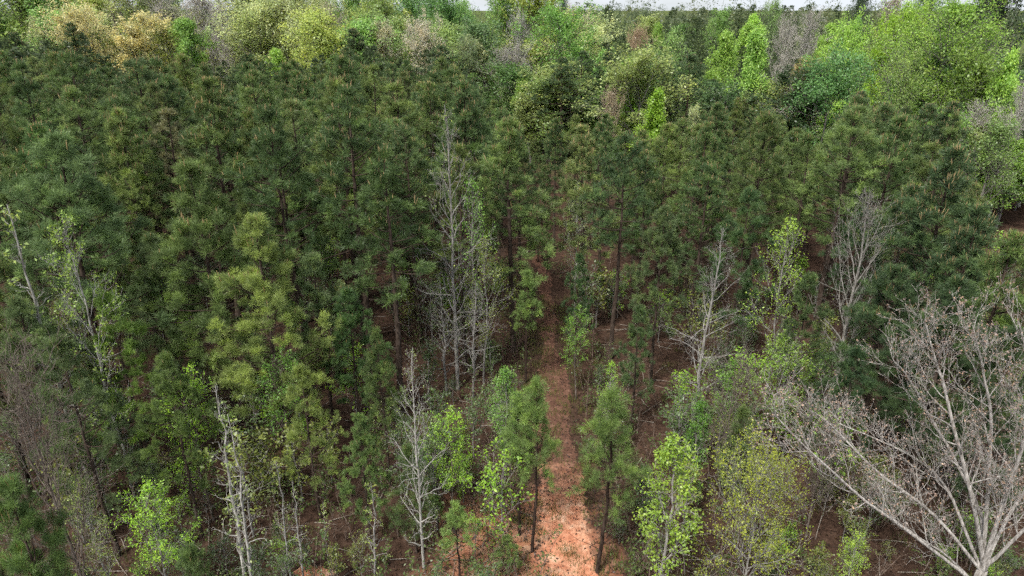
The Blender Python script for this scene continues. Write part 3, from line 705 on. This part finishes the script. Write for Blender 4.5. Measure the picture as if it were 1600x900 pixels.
# ---- the spreading pink-budded tree at lower right, limb by limb
def big_bare():
    rng = np.random.default_rng(9)
    Y0 = 17.6
    bx, bz = at(1532, 898, Y0)
    g = float(gz(bx, Y0))
    root = bpy.data.objects.new('spreading_tree', None); link(root)
    root.location = (bx, Y0, g - 0.03)
    tag(root, 'big leafless grey tree with pinkish buds and spreading limbs, lower right corner', 'bare tree')
    org = np.array([bx, Y0, g - 0.03])
    n = 10; t = np.linspace(0, 1, n)
    fork = np.array([0.0, 0.0, bz - g + 0.3])
    TP = np.zeros((1, n, 3)); TP[0] = t[:, None] * fork + np.array([[0, 0, -.2]]) * (1 - t)[:, None]
    TR = np.linspace(0.24, 0.16, n)[None]
    s = Soup(); s.tube(TP, TR, 10)
    o = bpy.data.objects.new('trunk', s.mesh('spreading_trunk', M_BARK)); link(o, root); o.color = (0.36, 0.33, 0.30, 1)
    limbs = [  # (start height share, [(px, py, dY)...], radius)
        (0.80, [(1440, 845, -0.4), (1340, 775, -0.9), (1265, 705, -1.3), (1212, 650, -1.6)], 0.061),
        (0.95, [(1455, 800, 0.4), (1370, 735, 1.0), (1300, 665, 1.4), (1262, 640, 1.6)], 0.058),
        (1.0, [(1490, 770, 0.6), (1440, 720, 1.4), (1380, 690, 2.2), (1310, 660, 3.0)], 0.054),
        (1.0, [(1520, 790, -.2), (1500, 700, -.1), (1478, 600, .2), (1462, 558, .5), (1450, 500, .7)], 0.076),
        (1.0, [(1528, 800, .5), (1470, 690, 1.2), (1420, 600, 1.8), (1395, 568, 2.2)], 0.061),
        (1.0, [(1545, 760, .3), (1548, 650, .6), (1535, 578, .9), (1520, 508, 1.1)], 0.072),
        (0.98, [(1570, 790, -.3), (1600, 690, -.6), (1608, 608, -.8), (1590, 508, -1.0)], 0.076),
        (0.92, [(1600, 830, -.6), (1670, 740, -1.2), (1740, 640, -1.6)], 0.065),
        (0.90, [(1580, 800, .9), (1650, 690, 1.9), (1690, 618, 2.6)], 0.061),
        (0.75, [(1480, 870, 1.2), (1410, 820, 2.6), (1350, 770, 3.6)], 0.043),
    ]
    for sh, pts, r in limbs:
        ctrl = [fork * sh]
        for px, py, dy in pts:
            x, z = at(px, py, Y0 + dy); ctrl.append(np.array([x, Y0 + dy, z]) - org)
        ctrl = np.array(ctrl)
        u = np.linspace(0, len(ctrl) - 1, 14)
        # Catmull-Rom through the control points
        e = np.vstack([2 * ctrl[0] - ctrl[1], ctrl, 2 * ctrl[-1] - ctrl[-2]])
        pts3 = []
        for uu in u:
            i = min(int(uu), len(ctrl) - 2); f = uu - i
            p0, p1, p2, p3 = e[i:i + 4]
            pts3.append(0.5 * (2 * p1 + (p2 - p0) * f + (2 * p0 - 5 * p1 + 4 * p2 - p3) * f * f + (3 * p1 - p0 - 3 * p2 + p3) * f ** 3))
        LP = np.array(pts3)[None] + np.cumsum(rng.normal(0, .02, (1, 14, 3)), axis=1)
        LR = np.linspace(r, 0.016, 14)[None]
        s = Soup(); s.tube(LP, LR, 7)
        P2, R2, _ = grow(rng, LP, LR, 19, 0.18, 0.98, (0.45, 0.95), lambda tt, par: (2.3 - 1.3 * tt) * rng.uniform(0.6, 1.2, len(tt)), 7, up=0.65, wander=0.12, rr=0.42, rmin=0.0095)
        s.tube(P2, R2, 5)
        P3, R3, _ = grow(rng, P2, R2, 6, 0.2, 1.0, (0.4, 0.95), (0.35, 1.0), 5, up=0.5, wander=0.16, rr=0.5, rmin=0.0065)
        s.tube(P3, R3, 4)
        P4, R4, _ = grow(rng, P3, R3, 4, 0.15, 1.0, (0.4, 0.9), (0.16, 0.46), 3, up=0.4, wander=0.16, rr=0.6, rmin=0.006)
        s.tube(P4, R4, 3)
        lo = bpy.data.objects.new('limb', s.mesh('limb', M_BARK)); link(lo, root); lo.color = (0.35, 0.325, 0.30, 1)
        C, par = along(rng, P4, 0.6, 1.0, 3); C = C + rng.normal(0, .02, C.shape)
        keep = rng.random(len(C)) < 0.75
        V, q = leaf_quads(rng, C[keep], 0.042, 0.0, 1.2); b = Soup(); b.add(V, q, np.repeat(rng.random(keep.sum()), 4))
        bo = bpy.data.objects.new('buds', b.mesh('limb_buds', M_LEAF, False)); link(bo, lo); bo['kind'] = 'stuff'; bo.color = (0.44, 0.31, 0.265, 1)
big_bare()

# ------------------------------------------------------------------ hardwoods behind the stand
def far(seed, **k):
    d = dict(H=14, base=0.22, width=9, habit='round', n1=26, n2=6, n3=5, leaves=15, leaf=0.25, scatter=0.30, twig=0.016, r0=0.013, lvar=(0.45, 1.4)); d.update(k)
    return make_tree(seed, **d)
F_ROUND = [far(500), far(501, width=10, base=0.15), far(502, width=8, habit='egg')]
F_CONE = [far(510, habit='cone', width=7, base=0.12), far(511, habit='egg', width=6.5, base=0.1), far(512, habit='cone', width=8, base=0.15, leaves=15)]
F_GREAT = far(513, H=22, width=15, habit='egg', base=0.12, n1=36, n2=8, n3=6, leaves=12, leaf=0.2, r0=0.010)
F_AIRY = [far(520, leaves=9, leaf=0.2, habit='round'), far(521, leaves=8, leaf=0.2, habit='egg', width=8)]
F_BARE = [far(530, leaves=0, n2=8, n3=7, n4=2, twig=0.017, habit='vase', ang=(0.4, 0.8)), far(531, leaves=1, cover=0.3, n2=8, n3=7, n4=2, twig=0.017, habit='egg', ang=(0.45, 0.9))]
F_DENSE = [far(540, leaves=18, leaf=0.23, scatter=0.25, base=0.08), far(541, leaves=17, leaf=0.23, habit='round', width=11, base=0.1)]
GOLD, YG, PG, GRN, EMER, BGREY, ROSE, CREAM, LIM, OLV, RUST = (0.62, 0.56, 0.27), (0.46, 0.54, 0.14), (0.55, 0.61, 0.29), (0.26, 0.43, 0.12), (0.19, 0.36, 0.11), (0.48, 0.45, 0.40), (0.46, 0.39, 0.33), (0.72, 0.66, 0.50), (0.34, 0.53, 0.10), (0.32, 0.39, 0.13), (0.38, 0.31, 0.13)
# (px, top py, width px, Y, spec, leaf colour, what)
BACK = [
    (25, -30, 150, 135, F_ROUND[0], (0.300, 0.425, 0.112), 'spring green tree in the top left corner'),
    (95, -15, 170, 138, F_DENSE[0], PG, 'pale yellow-green tree behind the golden oak, top left'),
    (60, 35, 90, 122, F_AIRY[1], PG, 'pale thin-leaved tree behind the pines at top left'),
    (125, 40, 95, 116, F_DENSE[1], GOLD, 'golden yellow oak, left half of the golden pair'),
    (205, 48, 120, 117, F_DENSE[0], GOLD, 'golden yellow oak, right half of the golden pair'),
    (165, -10, 110, 150, F_BARE[1], ROSE, 'greyish pink bare tree behind the golden oaks'),
    (245, -5, 120, 140, F_BARE[0], BGREY, 'grey bare tree right of the golden oaks'),
    (318, 5, 110, 134, F_BARE[1], BGREY, 'grey bare tree with a whitish forked trunk at top left'),
    (290, 32, 70, 118, F_CONE[1], (0.26, 0.43, 0.10), 'fresh green tree poking up beside the grey bare trees'),
    (385, -25, 130, 142, F_ROUND[1], YG, 'large yellow-green tree, taller of two at upper left centre'),
    (440, -5, 110, 130, F_ROUND[2], YG, 'yellow-green drooping tree above the pines at upper left centre'),
    (345, 35, 70, 128, F_BARE[0], (0.500, 0.463, 0.425), 'small whitish bare tree below the large yellow-green tree'),
    (500, 22, 80, 136, F_BARE[1], ROSE, 'brownish bare tree under the strip of open sky'),
    (430, 78, 40, 112, F_CONE[1], LIM, 'small lime green treetop peeping over the left-hand pines'),
    (505, 0, 50, 190, F_ROUND[2], EMER, 'dark green treetop alone against the sky, left of centre'),
    (552, 12, 90, 165, F_ROUND[0], GRN, 'green round tree left of the cream-blossomed trees'),
    (592, 28, 90, 140, F_ROUND[1], (0.275, 0.388, 0.100), 'yellowish green tree above the cream-blossomed trees'),
    (598, 62, 60, 118, F_DENSE[0], (0.525, 0.500, 0.325), 'cream-blossomed tree, left one of two behind the pines'),
    (658, 64, 56, 116, F_DENSE[1], CREAM, 'cream-blossomed tree, right one of two behind the pines'),
    (640, 18, 110, 150, F_DENSE[1], EMER, 'rich dark green tree left of the tall yellow-green one'),
    (690, 14, 100, 158, F_ROUND[1], EMER, 'rich green spreading tree in the centre of the back row'),
    (660, -4, 50, 200, F_AIRY[0], (0.125, 0.250, 0.088), 'pair of small crowns rising against the sky'),
    (750, 45, 110, 130, F_ROUND[2], (0.213, 0.338, 0.138), 'grey-green spreading tree with a dark trunk above the hollow'),
    (730, 75, 70, 122, F_AIRY[0], (0.250, 0.338, 0.150), 'dull green thin tree at the edge of the hollow'),
    (808, 60, 70, 126, F_BARE[0], (0.500, 0.475, 0.450), 'grey bare tree in the hollow above the trail'),
    (795, -5, 90, 150, F_ROUND[0], (0.213, 0.362, 0.088), 'green tree rising into the sky above the trail'),
    (845, 5, 110, 146, F_ROUND[1], YG, 'tall yellow-green tree above the trail, top centre'),
    (875, 45, 110, 124, F_DENSE[1], (0.188, 0.362, 0.075), 'dense mid green tree behind the round dark pines'),
    (905, 28, 80, 150, F_BARE[1], ROSE, 'greyish pink bare tree right of the tall yellow-green one'),
    (880, -2, 30, 200, F_AIRY[1], (0.125, 0.250, 0.100), 'thin crown alone against the sky, top centre'),
    (818, 125, 42, 100, F_CONE[1], LIM, 'small lime green tree at the head of the trail'),
    (790, 140, 40, 104, F_AIRY[1], (0.300, 0.425, 0.150), 'pale green sapling tree in the hollow above the trail'),
    (988, 95, 58, 90, F_CONE[1], LIM, 'vivid green egg-shaped tree between the round dark pines'),
    (1030, 145, 78, 76, F_CONE[0], (0.325, 0.525, 0.062), 'vivid lime tree below the right-hand round dark pine'),
    (955, 150, 70, 84, F_BARE[1], (0.475, 0.388, 0.275), 'tan budding tree left of the vivid lime tree'),
    (1085, 175, 36, 72, F_AIRY[1], PG, 'pale sapling top right of the vivid lime tree'),
    (945, 85, 60, 108, F_CONE[2], (0.250, 0.438, 0.112), 'lime green tree half hidden behind the left round dark pine'),
    (998, 55, 60, 150, F_BARE[1], (0.475, 0.350, 0.237), 'tan bare tree at the edge of the far pine wood'),
    (1050, 70, 60, 120, F_AIRY[0], (0.275, 0.425, 0.125), 'light green thin tree left of the far lime pair'),
    (1030, 38, 26, 180, F_CONE[1], LIM, 'small vivid green tree inside the far dark pine wood'),
    (1135, 52, 50, 125, F_CONE[1], LIM, 'lime tree, left and darker one of the far pair'),
    (1182, 52, 90, 112, F_CONE[0], (0.312, 0.500, 0.112), 'tall pale lime tree, right one of the far pair'),
    (1128, 22, 50, 210, F_ROUND[2], GRN, 'green tree among the far pines, left part'),
    (1210, 15, 50, 215, F_AIRY[0], (0.250, 0.375, 0.125), 'light green tree on the far skyline, right of centre'),
    (1225, 70, 70, 130, F_BARE[0], BGREY, 'grey bare tree right of the tall pale lime tree'),
    (1285, 62, 20, 150, F_CONE[1], LIM, 'tiny lime tree amid the far dark pines'),
    (1338, 34, 50, 160, F_CONE[0], (0.213, 0.413, 0.088), 'green pointed tree among the far pines, right part'),
    (1322, 72, 74, 118, F_DENSE[1], LIM, 'round lime green tree, upper right'),
    (1262, 98, 36, 110, F_AIRY[1], LIM, 'small lime sapling tree in front of the far pines'),
    (1300, 125, 130, 84, F_ROUND[1], (0.20, 0.40, 0.13), 'emerald spreading tree behind the right-hand pines'),
    (1262, 128, 80, 90, F_DENSE[0], RUST, 'rusty brown-green bush-like tree left of the emerald one'),
    (1375, 62, 60, 118, F_DENSE[0], (0.325, 0.500, 0.050), 'yellow-lime round tree left of the great lime tree'),
    (1420, 50, 80, 115, F_DENSE[1], (0.325, 0.500, 0.062), 'broad yellow-lime tree touching the great lime tree'),
    (1500, 10, 230, 88, F_GREAT, (0.312, 0.500, 0.088), 'great lime green tree, largest of the upper right'),
    (1420, 105, 90, 82, F_AIRY[0], (0.312, 0.450, 0.112), 'light green thin tree under the great lime tree'),
    (1525, 120, 140, 76, F_ROUND[0], (0.237, 0.362, 0.062), 'olive lime tree below the great lime tree'),
    (1345, 5, 40, 230, F_ROUND[0], (0.075, 0.125, 0.062), 'dark round treetop alone above the far skyline'),
    (1395, 5, 50, 225, F_BARE[1], ROSE, 'pinkish bare treetop on the far skyline'),
    (1450, -5, 60, 190, F_ROUND[0], (0.163, 0.275, 0.100), 'dark green tree on the skyline left of the great lime tree'),
    (1570, 0, 110, 120, F_ROUND[1], (0.088, 0.138, 0.062), 'dark tree in the top right corner'),
    (1585, 90, 70, 72, F_CONE[2], LIM, 'lime tree cut by the right edge'),
    (1560, 200, 120, 62, F_AIRY[1], (0.225, 0.338, 0.100), 'grey-green thin tree at the right edge above the candle pines'),
    (1590, 235, 110, 66, F_ROUND[0], (0.237, 0.400, 0.062), 'leafy green tree at the right edge beside the candle pines'),
    (1590, 175, 60, 66, F_BARE[0], BGREY, 'grey leafless thicket tree at the right edge'),
    (1480, 205, 110, 70, F_ROUND[1], (0.213, 0.375, 0.075), 'green low tree behind the right-hand dark pines'),
]
for px, top, wpx, Y, sp, col, lab in BACK:
    x, y, h = from_pic(px, top, Y)
    dep = Y * CT + 8 * ST
    bare = sp in F_BARE
    wm = wpx * dep / FPX
    base_w = 15 * 14 / 22 if sp is F_GREAT else {id(F_CONE[0]): 7.5, id(F_CONE[1]): 6.5, id(F_CONE[2]): 8.0}.get(id(sp), 9.5)
    widen = wm / (base_w * h / 14.0)
    plant('bare_tree' if bare else 'broadleaf_tree', sp, x, y, h, lab, 'bare tree' if bare else 'tree', 'broadleaved trees behind the pines',
          cols=dict(trunk=col if bare else (0.22, 0.2, 0.18), crown=None if bare and sp is F_BARE[0] else col), widen=float(np.clip(widen, 0.4, 2.2)))

rb = np.random.default_rng(63)
FILL_L = [('yellow-green', YG, F_DENSE), ('pale green', PG, F_ROUND), ('light green', (0.32, 0.44, 0.14), F_ROUND), ('yellow-green', YG, F_ROUND), ('pale green', PG, F_DENSE), ('mid green', GRN, F_ROUND), ('grey leafless', BGREY, F_BARE), ('olive', OLV, F_AIRY), ('fresh green', (0.19, 0.31, 0.07), F_DENSE)]
FILL_R = [('lime', LIM, F_CONE), ('light green', (0.24, 0.36, 0.10), F_AIRY), ('mid green', (0.15, 0.28, 0.07), F_ROUND), ('grey leafless', BGREY, F_BARE), ('olive', OLV, F_ROUND), ('deep green', (0.08, 0.14, 0.05), F_DENSE)]
def filler(n, px0, px1, y0, y1, topf, pal, where):
    for _ in range(n):
        px = rb.uniform(px0, px1); Y = rb.uniform(y0, y1); word, col, kinds = pal[rb.integers(len(pal))]
        x, y, h = from_pic(px, topf(px), Y)
        if not 5 < h < 23: continue
        sp = kinds[rb.integers(len(kinds))]; bare = kinds is F_BARE
        c = tuple(np.array(col) * rb.uniform(0.85, 1.15))
        plant('bare_tree' if bare else 'broadleaf_tree', sp, x, y, h, '%s tree filling the gaps %s' % (word, where), 'bare tree' if bare else 'tree',
              '%s trees %s' % (word, where), cols=dict(trunk=c if bare else (0.22, 0.2, 0.18), crown=None if bare else c), widen=rb.uniform(1.05, 1.5) * min(1.3, 14 / h))
filler(42, -60, 500, 122, 178, lambda p: rb.uniform(-5, 62), FILL_L, 'of the hardwood belt at upper left')
filler(34, 480, 930, 112, 180, lambda p: rb.uniform(22, 105), FILL_L, 'of the hardwood belt at top centre')
filler(40, 930, 1700, 84, 125, lambda p: rb.uniform(112, 205), FILL_R, 'of the valley behind the right-hand pines')
filler(9, 930, 1490, 165, 260, lambda p: rb.uniform(18, 62), [FILL_R[1], FILL_R[2], FILL_R[4], FILL_R[0], ('grey leafless', BGREY, F_BARE)], 'inside the far dark pine wood')
filler(9, 795, 880, 96, 116, lambda p: rb.uniform(120, 185), [FILL_R[1], FILL_R[2], FILL_R[4]], 'of the hollow beyond the trail')
filler(14, 1500, 1700, 68, 92, lambda p: rb.uniform(165, 260), FILL_R[1:], 'along the right edge beside the pines')

# low saplings among the front trunks
LOW = [make_tree(380 + k, H=3.0, base=0.15, width=w, habit=hb, n1=12, n2=4, n3=3, leaves=5, leaf=0.10, scatter=0.08, ang=(0.5, 1.0), up=0.5, twig=0.006, r0=0.007, flat=0.45) for k, (w, hb) in enumerate([(1.8, 'cone'), (2.2, 'vase'), (2.6, 'round')])]
LOWC = [('bright green', LIME), ('dull green', (0.12, 0.19, 0.06)), ('yellowish green', (0.22, 0.26, 0.06)), ('dusky green', (0.09, 0.14, 0.05))]
k = 0
while k < 310:
    y = 17 + 33 * rb.random() ** 1.15; x = rb.uniform(-0.78, 0.78) * (y + 4)
    if abs(x - trail_c(y)) < 1.9: continue
    word, col = LOWC[rb.integers(4)]; spx = proj(x, y, 0.0)[0]
    side = next(w for lim, w in ((200, 'near the lower left corner'), (430, 'around the white-stemmed pair'), (610, 'left of the whitish twiggy tree'), (1e9, 'between whitish tree and trail')) if spx < lim) if x < TRAIL_X else \
        next(w for lim, w in ((1010, 'beside the trail on its right'), (1270, 'around the mustard-green shrub'), (1e9, 'under the pink-budded tree')) if spx < lim)
    plant('low_sapling', LOW[rb.integers(3)], x, y, rb.uniform(0.8, 2.2) if y < 22 else rb.uniform(1.2, 4.2), '%s low sapling on the forest floor %s' % (word, side), 'sapling', '%s low saplings %s' % (word, side),
          cols=dict(trunk=GREY, crown=tuple(np.array(col) * rb.uniform(0.8, 1.1)))); k += 1

# ------------------------------------------------------------------ woods too far or too many to tell apart
def far_mass(name, items, material, label):
    """items: (x, y, z0, h, w, kind, v) -> one mesh of small crowns made of leaf-size faces"""
    rng = np.random.default_rng(31)
    s = Soup()
    lods = [pine_lod(900 + q) for q in range(4)] if any(i[5] == 'pine' for i in items) else None
    for x, y, z0, h, w, kind, v, k in items:
        if kind == 'pine':
            co, av = lods[rng.integers(4)]; a = rng.uniform(0, 6.283); ws = h * rng.uniform(1.0, 1.4)
            V = np.column_stack([x + (co[:, 0] * math.cos(a) - co[:, 1] * math.sin(a)) * ws, y + (co[:, 0] * math.sin(a) + co[:, 1] * math.cos(a)) * ws, z0 + co[:, 2] * h])
            s.add(V, np.arange(len(V)).reshape(-1, 4), np.clip(av + v - 0.45, 0, 1))
            P = np.array([[[x, y, z0 - 0.3], [x, y, z0 + h * 0.95]]]); s.tube(P, np.array([[0.16, 0.03]]), 4, 0.0)
            continue
        u = rng.random(k) ** (0.55)
        a = rng.uniform(0, 6.283, k)
        f = rng.random(k)
        if kind == 'pine': rad = np.sin(np.pi * (0.2 + 0.8 * f) ** 0.7) ** 0.7 * (1.05 - 0.35 * f)
        else: rad = np.sqrt(np.clip(1 - (2 * f - 0.8) ** 2 / 1.5, 0.02, 1))
        lob = 1 + 0.28 * np.sin(a * 5 + f * 17 + x) * np.sin(f * 23 + y)
        r = w / 2 * rad * u * lob
        C = np.stack([x + r * np.cos(a), y + r * np.sin(a), z0 + h * (0.35 + 0.65 * f)], -1) + rng.normal(0, 0.15, (k, 3))
        V, q = leaf_quads(rng, C, np.full(k, max(0.34, w * 0.062, 1.1 if y > 380 else 0)) if True else 0, 0.25, 0.8)
        s.add(V, q, np.repeat(np.clip(v + rng.normal(0, .16, k), 0, 1), 4))
        P = np.array([[[x, y, z0 - 0.3], [x, y, z0 + h * 0.95]]]); s.tube(P, np.array([[0.16, 0.03]]), 4, 0.0)
    o = link(bpy.data.objects.new(name, s.mesh(name, material, False)))
    return tag(o, label, 'wood', kind='stuff')
items = [(x, y, float(gz(x, y)), h, 5.2, 'pine', 0.4 + rs.normal(0, .12), 900) for x, y, h in extra]
rf = np.random.default_rng(12)
k = 0
while k < 330:                                      # dark pine wood across the valley
    y = rf.uniform(120, 330); x = rf.uniform(0.10 * y, 0.85 * y)
    h = rf.uniform(11, 16); px, py = proj(x, y, float(gz(x, y)) + h)
    lim = 24 + 10 * math.sin(px * 0.02) + (40 if px > 1480 else 0)
    if px < 925 or px > 1680 or py < lim: continue
    items.append((x, y, float(gz(x, y)), h, rf.uniform(4.5, 6.5), 'pine', 0.35 + rf.normal(0, .12), int(900 if y < 200 else 600))); k += 1
for k in range(46):
    y = rf.uniform(255, 340); x = rf.uniform(0.10, 0.72) * y
    items.append((x, y, float(gz(x, y)), rf.uniform(16, 21), 5, 'pine', 0.4 + rf.normal(0, .12), 600))
o = far_mass('distant_pine_wood', items, M_NEEDLE, 'dark mass of distant pines below the skyline'); o.color = (0.105, 0.142, 0.060, 1)
items = []
for k in range(330):
    y = rf.uniform(165, 620); x = rf.uniform(-0.9 * y, 0.85 * y)
    if x > 0.1 * y and y < 330: continue
    h = rf.uniform(11, 17); px, py = proj(x, y, float(gz(x, y)) + h)
    if py < 4 and px > 460: continue
    items.append((x, y, float(gz(x, y)), h, rf.uniform(6, 11), 'round', rf.uniform(0.1, 0.9), 280))
for Yr, step in ((420, 8), (520, 9), (640, 10), (780, 11), (960, 12)):
    for x in np.arange(-0.85 * Yr, 0.85 * Yr, step):
        x = x + rf.uniform(-4, 4); y = Yr + rf.uniform(-35, 35); h = rf.uniform(9, 15) + 11 * rf.random() ** 4 + 2.5 * math.sin(x * 0.02 + Yr)
        items.append((x, y, float(gz(x, y)), h, rf.uniform(10, 17), 'round', rf.uniform(0.0, 0.7), 105))
o = far_mass('distant_hardwoods', items, M_LEAF, 'hazy mixed hardwoods far off under the skyline'); o.color = (0.19, 0.23, 0.12, 1)

# ------------------------------------------------------------------ undergrowth, grass, litter
def scatter_xy(rng, n, y0=12, y1=60, edge=0.82):
    y = y0 + (y1 - y0) * rng.random(n) ** 1.3; x = rng.uniform(-1, 1, n) * (edge * y + 3)
    return x, y
def on_trail(x, y, m=1.15): return np.abs(x - trail_c(y)) < m
rg = np.random.default_rng(41)
# fallen pine straw and leaves
x, y = scatter_xy(rg, 26000); x2 = rg.normal(TRAIL_X - 0.6, 3.2, 9000); y2 = rg.uniform(15, 46, 9000)
x, y = np.concatenate([x, x2]), np.concatenate([y, y2])
keep = ~(on_trail(x, y, 1.0) & (rg.random(len(x)) < np.where(y < 25, 0.75, 0.35))); x, y = x[keep], y[keep]
V, q = leaf_quads(rg, np.stack([x, y, gz(x, y) + 0.05], -1), 0.12, 1.6, 0.5)
s = Soup(); s.add(V, q, np.repeat(rg.random(len(x)), 4))
o = tag(link(bpy.data.objects.new('leaf_litter', s.mesh('leaf_litter', M_LEAF, False))), 'reddish brown fallen leaves and pine straw on the floor', 'litter', kind='stuff'); o.color = (0.095, 0.058, 0.042, 1)
# grass blades
cx, cy = scatter_xy(rg, 420, 14, 40); cx2 = trail_c(rg.uniform(15, 50, 240)); 
c2y = rg.uniform(15, 48, 240); cx2 = trail_c(c2y) + rg.choice([-1, 1], 240) * np.where(rg.random(240) < 0.25, rg.uniform(0, 0.5, 240), rg.uniform(0.75, 2.0, 240)) - 0.1
cx, cy = np.concatenate([cx, cx2]), np.concatenate([cy, c2y])
nb = 34; par = np.repeat(np.arange(len(cx)), nb)
bxy = np.stack([cx[par] + rg.normal(0, .22, len(par)), cy[par] + rg.normal(0, .22, len(par))], -1)
base = np.column_stack([bxy, gz(bxy[:, 0], bxy[:, 1])]); hgt = rg.uniform(0.14, 0.45, len(par))[:, None]
tipv = base + np.column_stack([rg.normal(0, .12, (len(par), 2)), np.ones(len(par))]) * hgt
wv = np.column_stack([rg.normal(0, 1, (len(par), 2)), np.zeros(len(par))]); wv = unit(wv) * 0.012
V = np.stack([base - wv, base + wv, tipv], 1).reshape(-1, 3)
s = Soup(); s.add(V, np.arange(len(V)).reshape(-1, 3), np.repeat(rg.random(len(par)), 3))
o = tag(link(bpy.data.objects.new('grass', s.mesh('grass', M_LEAF, False))), 'thin grass and weeds beside the trail', 'grass', kind='stuff'); o.color = (0.17, 0.19, 0.06, 1)
# twiggy undergrowth
s = Soup(); sl = Soup()
ux, uy = scatter_xy(rg, 800, 15, 55); ux2 = trail_c(uy[:120]) + rg.choice([-1, 1], 120) * rg.uniform(1.6, 4.0, 120); ux[:120] = ux2
keep = ~on_trail(ux, uy, 1.5); ux, uy = ux[keep], uy[keep]
N = len(ux); B0 = np.column_stack([ux, uy, gz(ux, uy) - 0.05])
hh = rg.uniform(0.7, 2.6, N)
P = np.zeros((N, 5, 3)); P[:, 0] = B0; D = unit(np.column_stack([rg.normal(0, .25, (N, 2)), np.ones(N)]))
for k in range(1, 5):
    D = unit(D + rg.normal(0, .1, D.shape)); P[:, k] = P[:, k - 1] + D * (hh / 4)[:, None]
Rr = np.linspace(0.02, 0.007, 5)[None].repeat(N, 0); s.tube(P, Rr, 4)
P2, R2, _ = grow(rg, P, Rr, 9, 0.1, 1.0, (0.4, 1.1), (0.3, 1.0), 4, up=0.4, wander=0.18, rr=0.6, rmin=0.007); s.tube(P2, R2, 3)
P3, R3, _ = grow(rg, P2, R2, 4, 0.2, 1.0, (0.4, 1.0), (0.12, 0.45), 2, up=0.3, wander=0.2, rr=0.6, rmin=0.005); s.tube(P3, R3, 3)
o = tag(link(bpy.data.objects.new('undergrowth_twigs', s.mesh('undergrowth_twigs', M_BARK))), 'brown leafless twigs of low undergrowth between the trunks', 'undergrowth', kind='stuff'); o.color = (0.20, 0.15, 0.12, 1)
leafy = rg.random(N) < 0.5
sel = np.repeat(leafy, 36)
C, par = along(rg, P3[sel], 0.3, 1.0, 3); C = C + rg.normal(0, .06, C.shape)
V, q = leaf_quads(rg, C, 0.10, 0.5); sl.add(V, q, np.repeat(rg.random(len(C)), 4))
o = tag(link(bpy.data.objects.new('undergrowth_leaves', sl.mesh('undergrowth_leaves', M_LEAF, False))), 'small fresh green leaves of the low undergrowth', 'undergrowth', kind='stuff'); o.color = (0.13, 0.20, 0.05, 1)
# fallen sticks
n = 700; x, y = scatter_xy(rg, n, 14, 46); x = np.where(np.abs(x - TRAIL_X) < 2.6, x + np.sign(x - TRAIL_X) * 3.0, x)
a = rg.uniform(0, 6.28, n); L = rg.uniform(0.5, 2.2, n)
P = np.stack([np.column_stack([x + np.cos(a) * L * f, y + np.sin(a) * L * f, gz(x + np.cos(a) * L * f, y + np.sin(a) * L * f) + 0.05 + 0.05 * (f > .4)]) for f in (0, .5, 1)], 1)
P += rg.normal(0, .03, P.shape); s = Soup(); s.tube(P, np.tile([[0.022, 0.016, 0.008]], (n, 1)), 4)
o = tag(link(bpy.data.objects.new('fallen_sticks', s.mesh('fallen_sticks', M_BARK))), 'grey fallen sticks scattered over the forest floor', 'sticks', kind='stuff'); o.color = (0.30, 0.26, 0.22, 1)
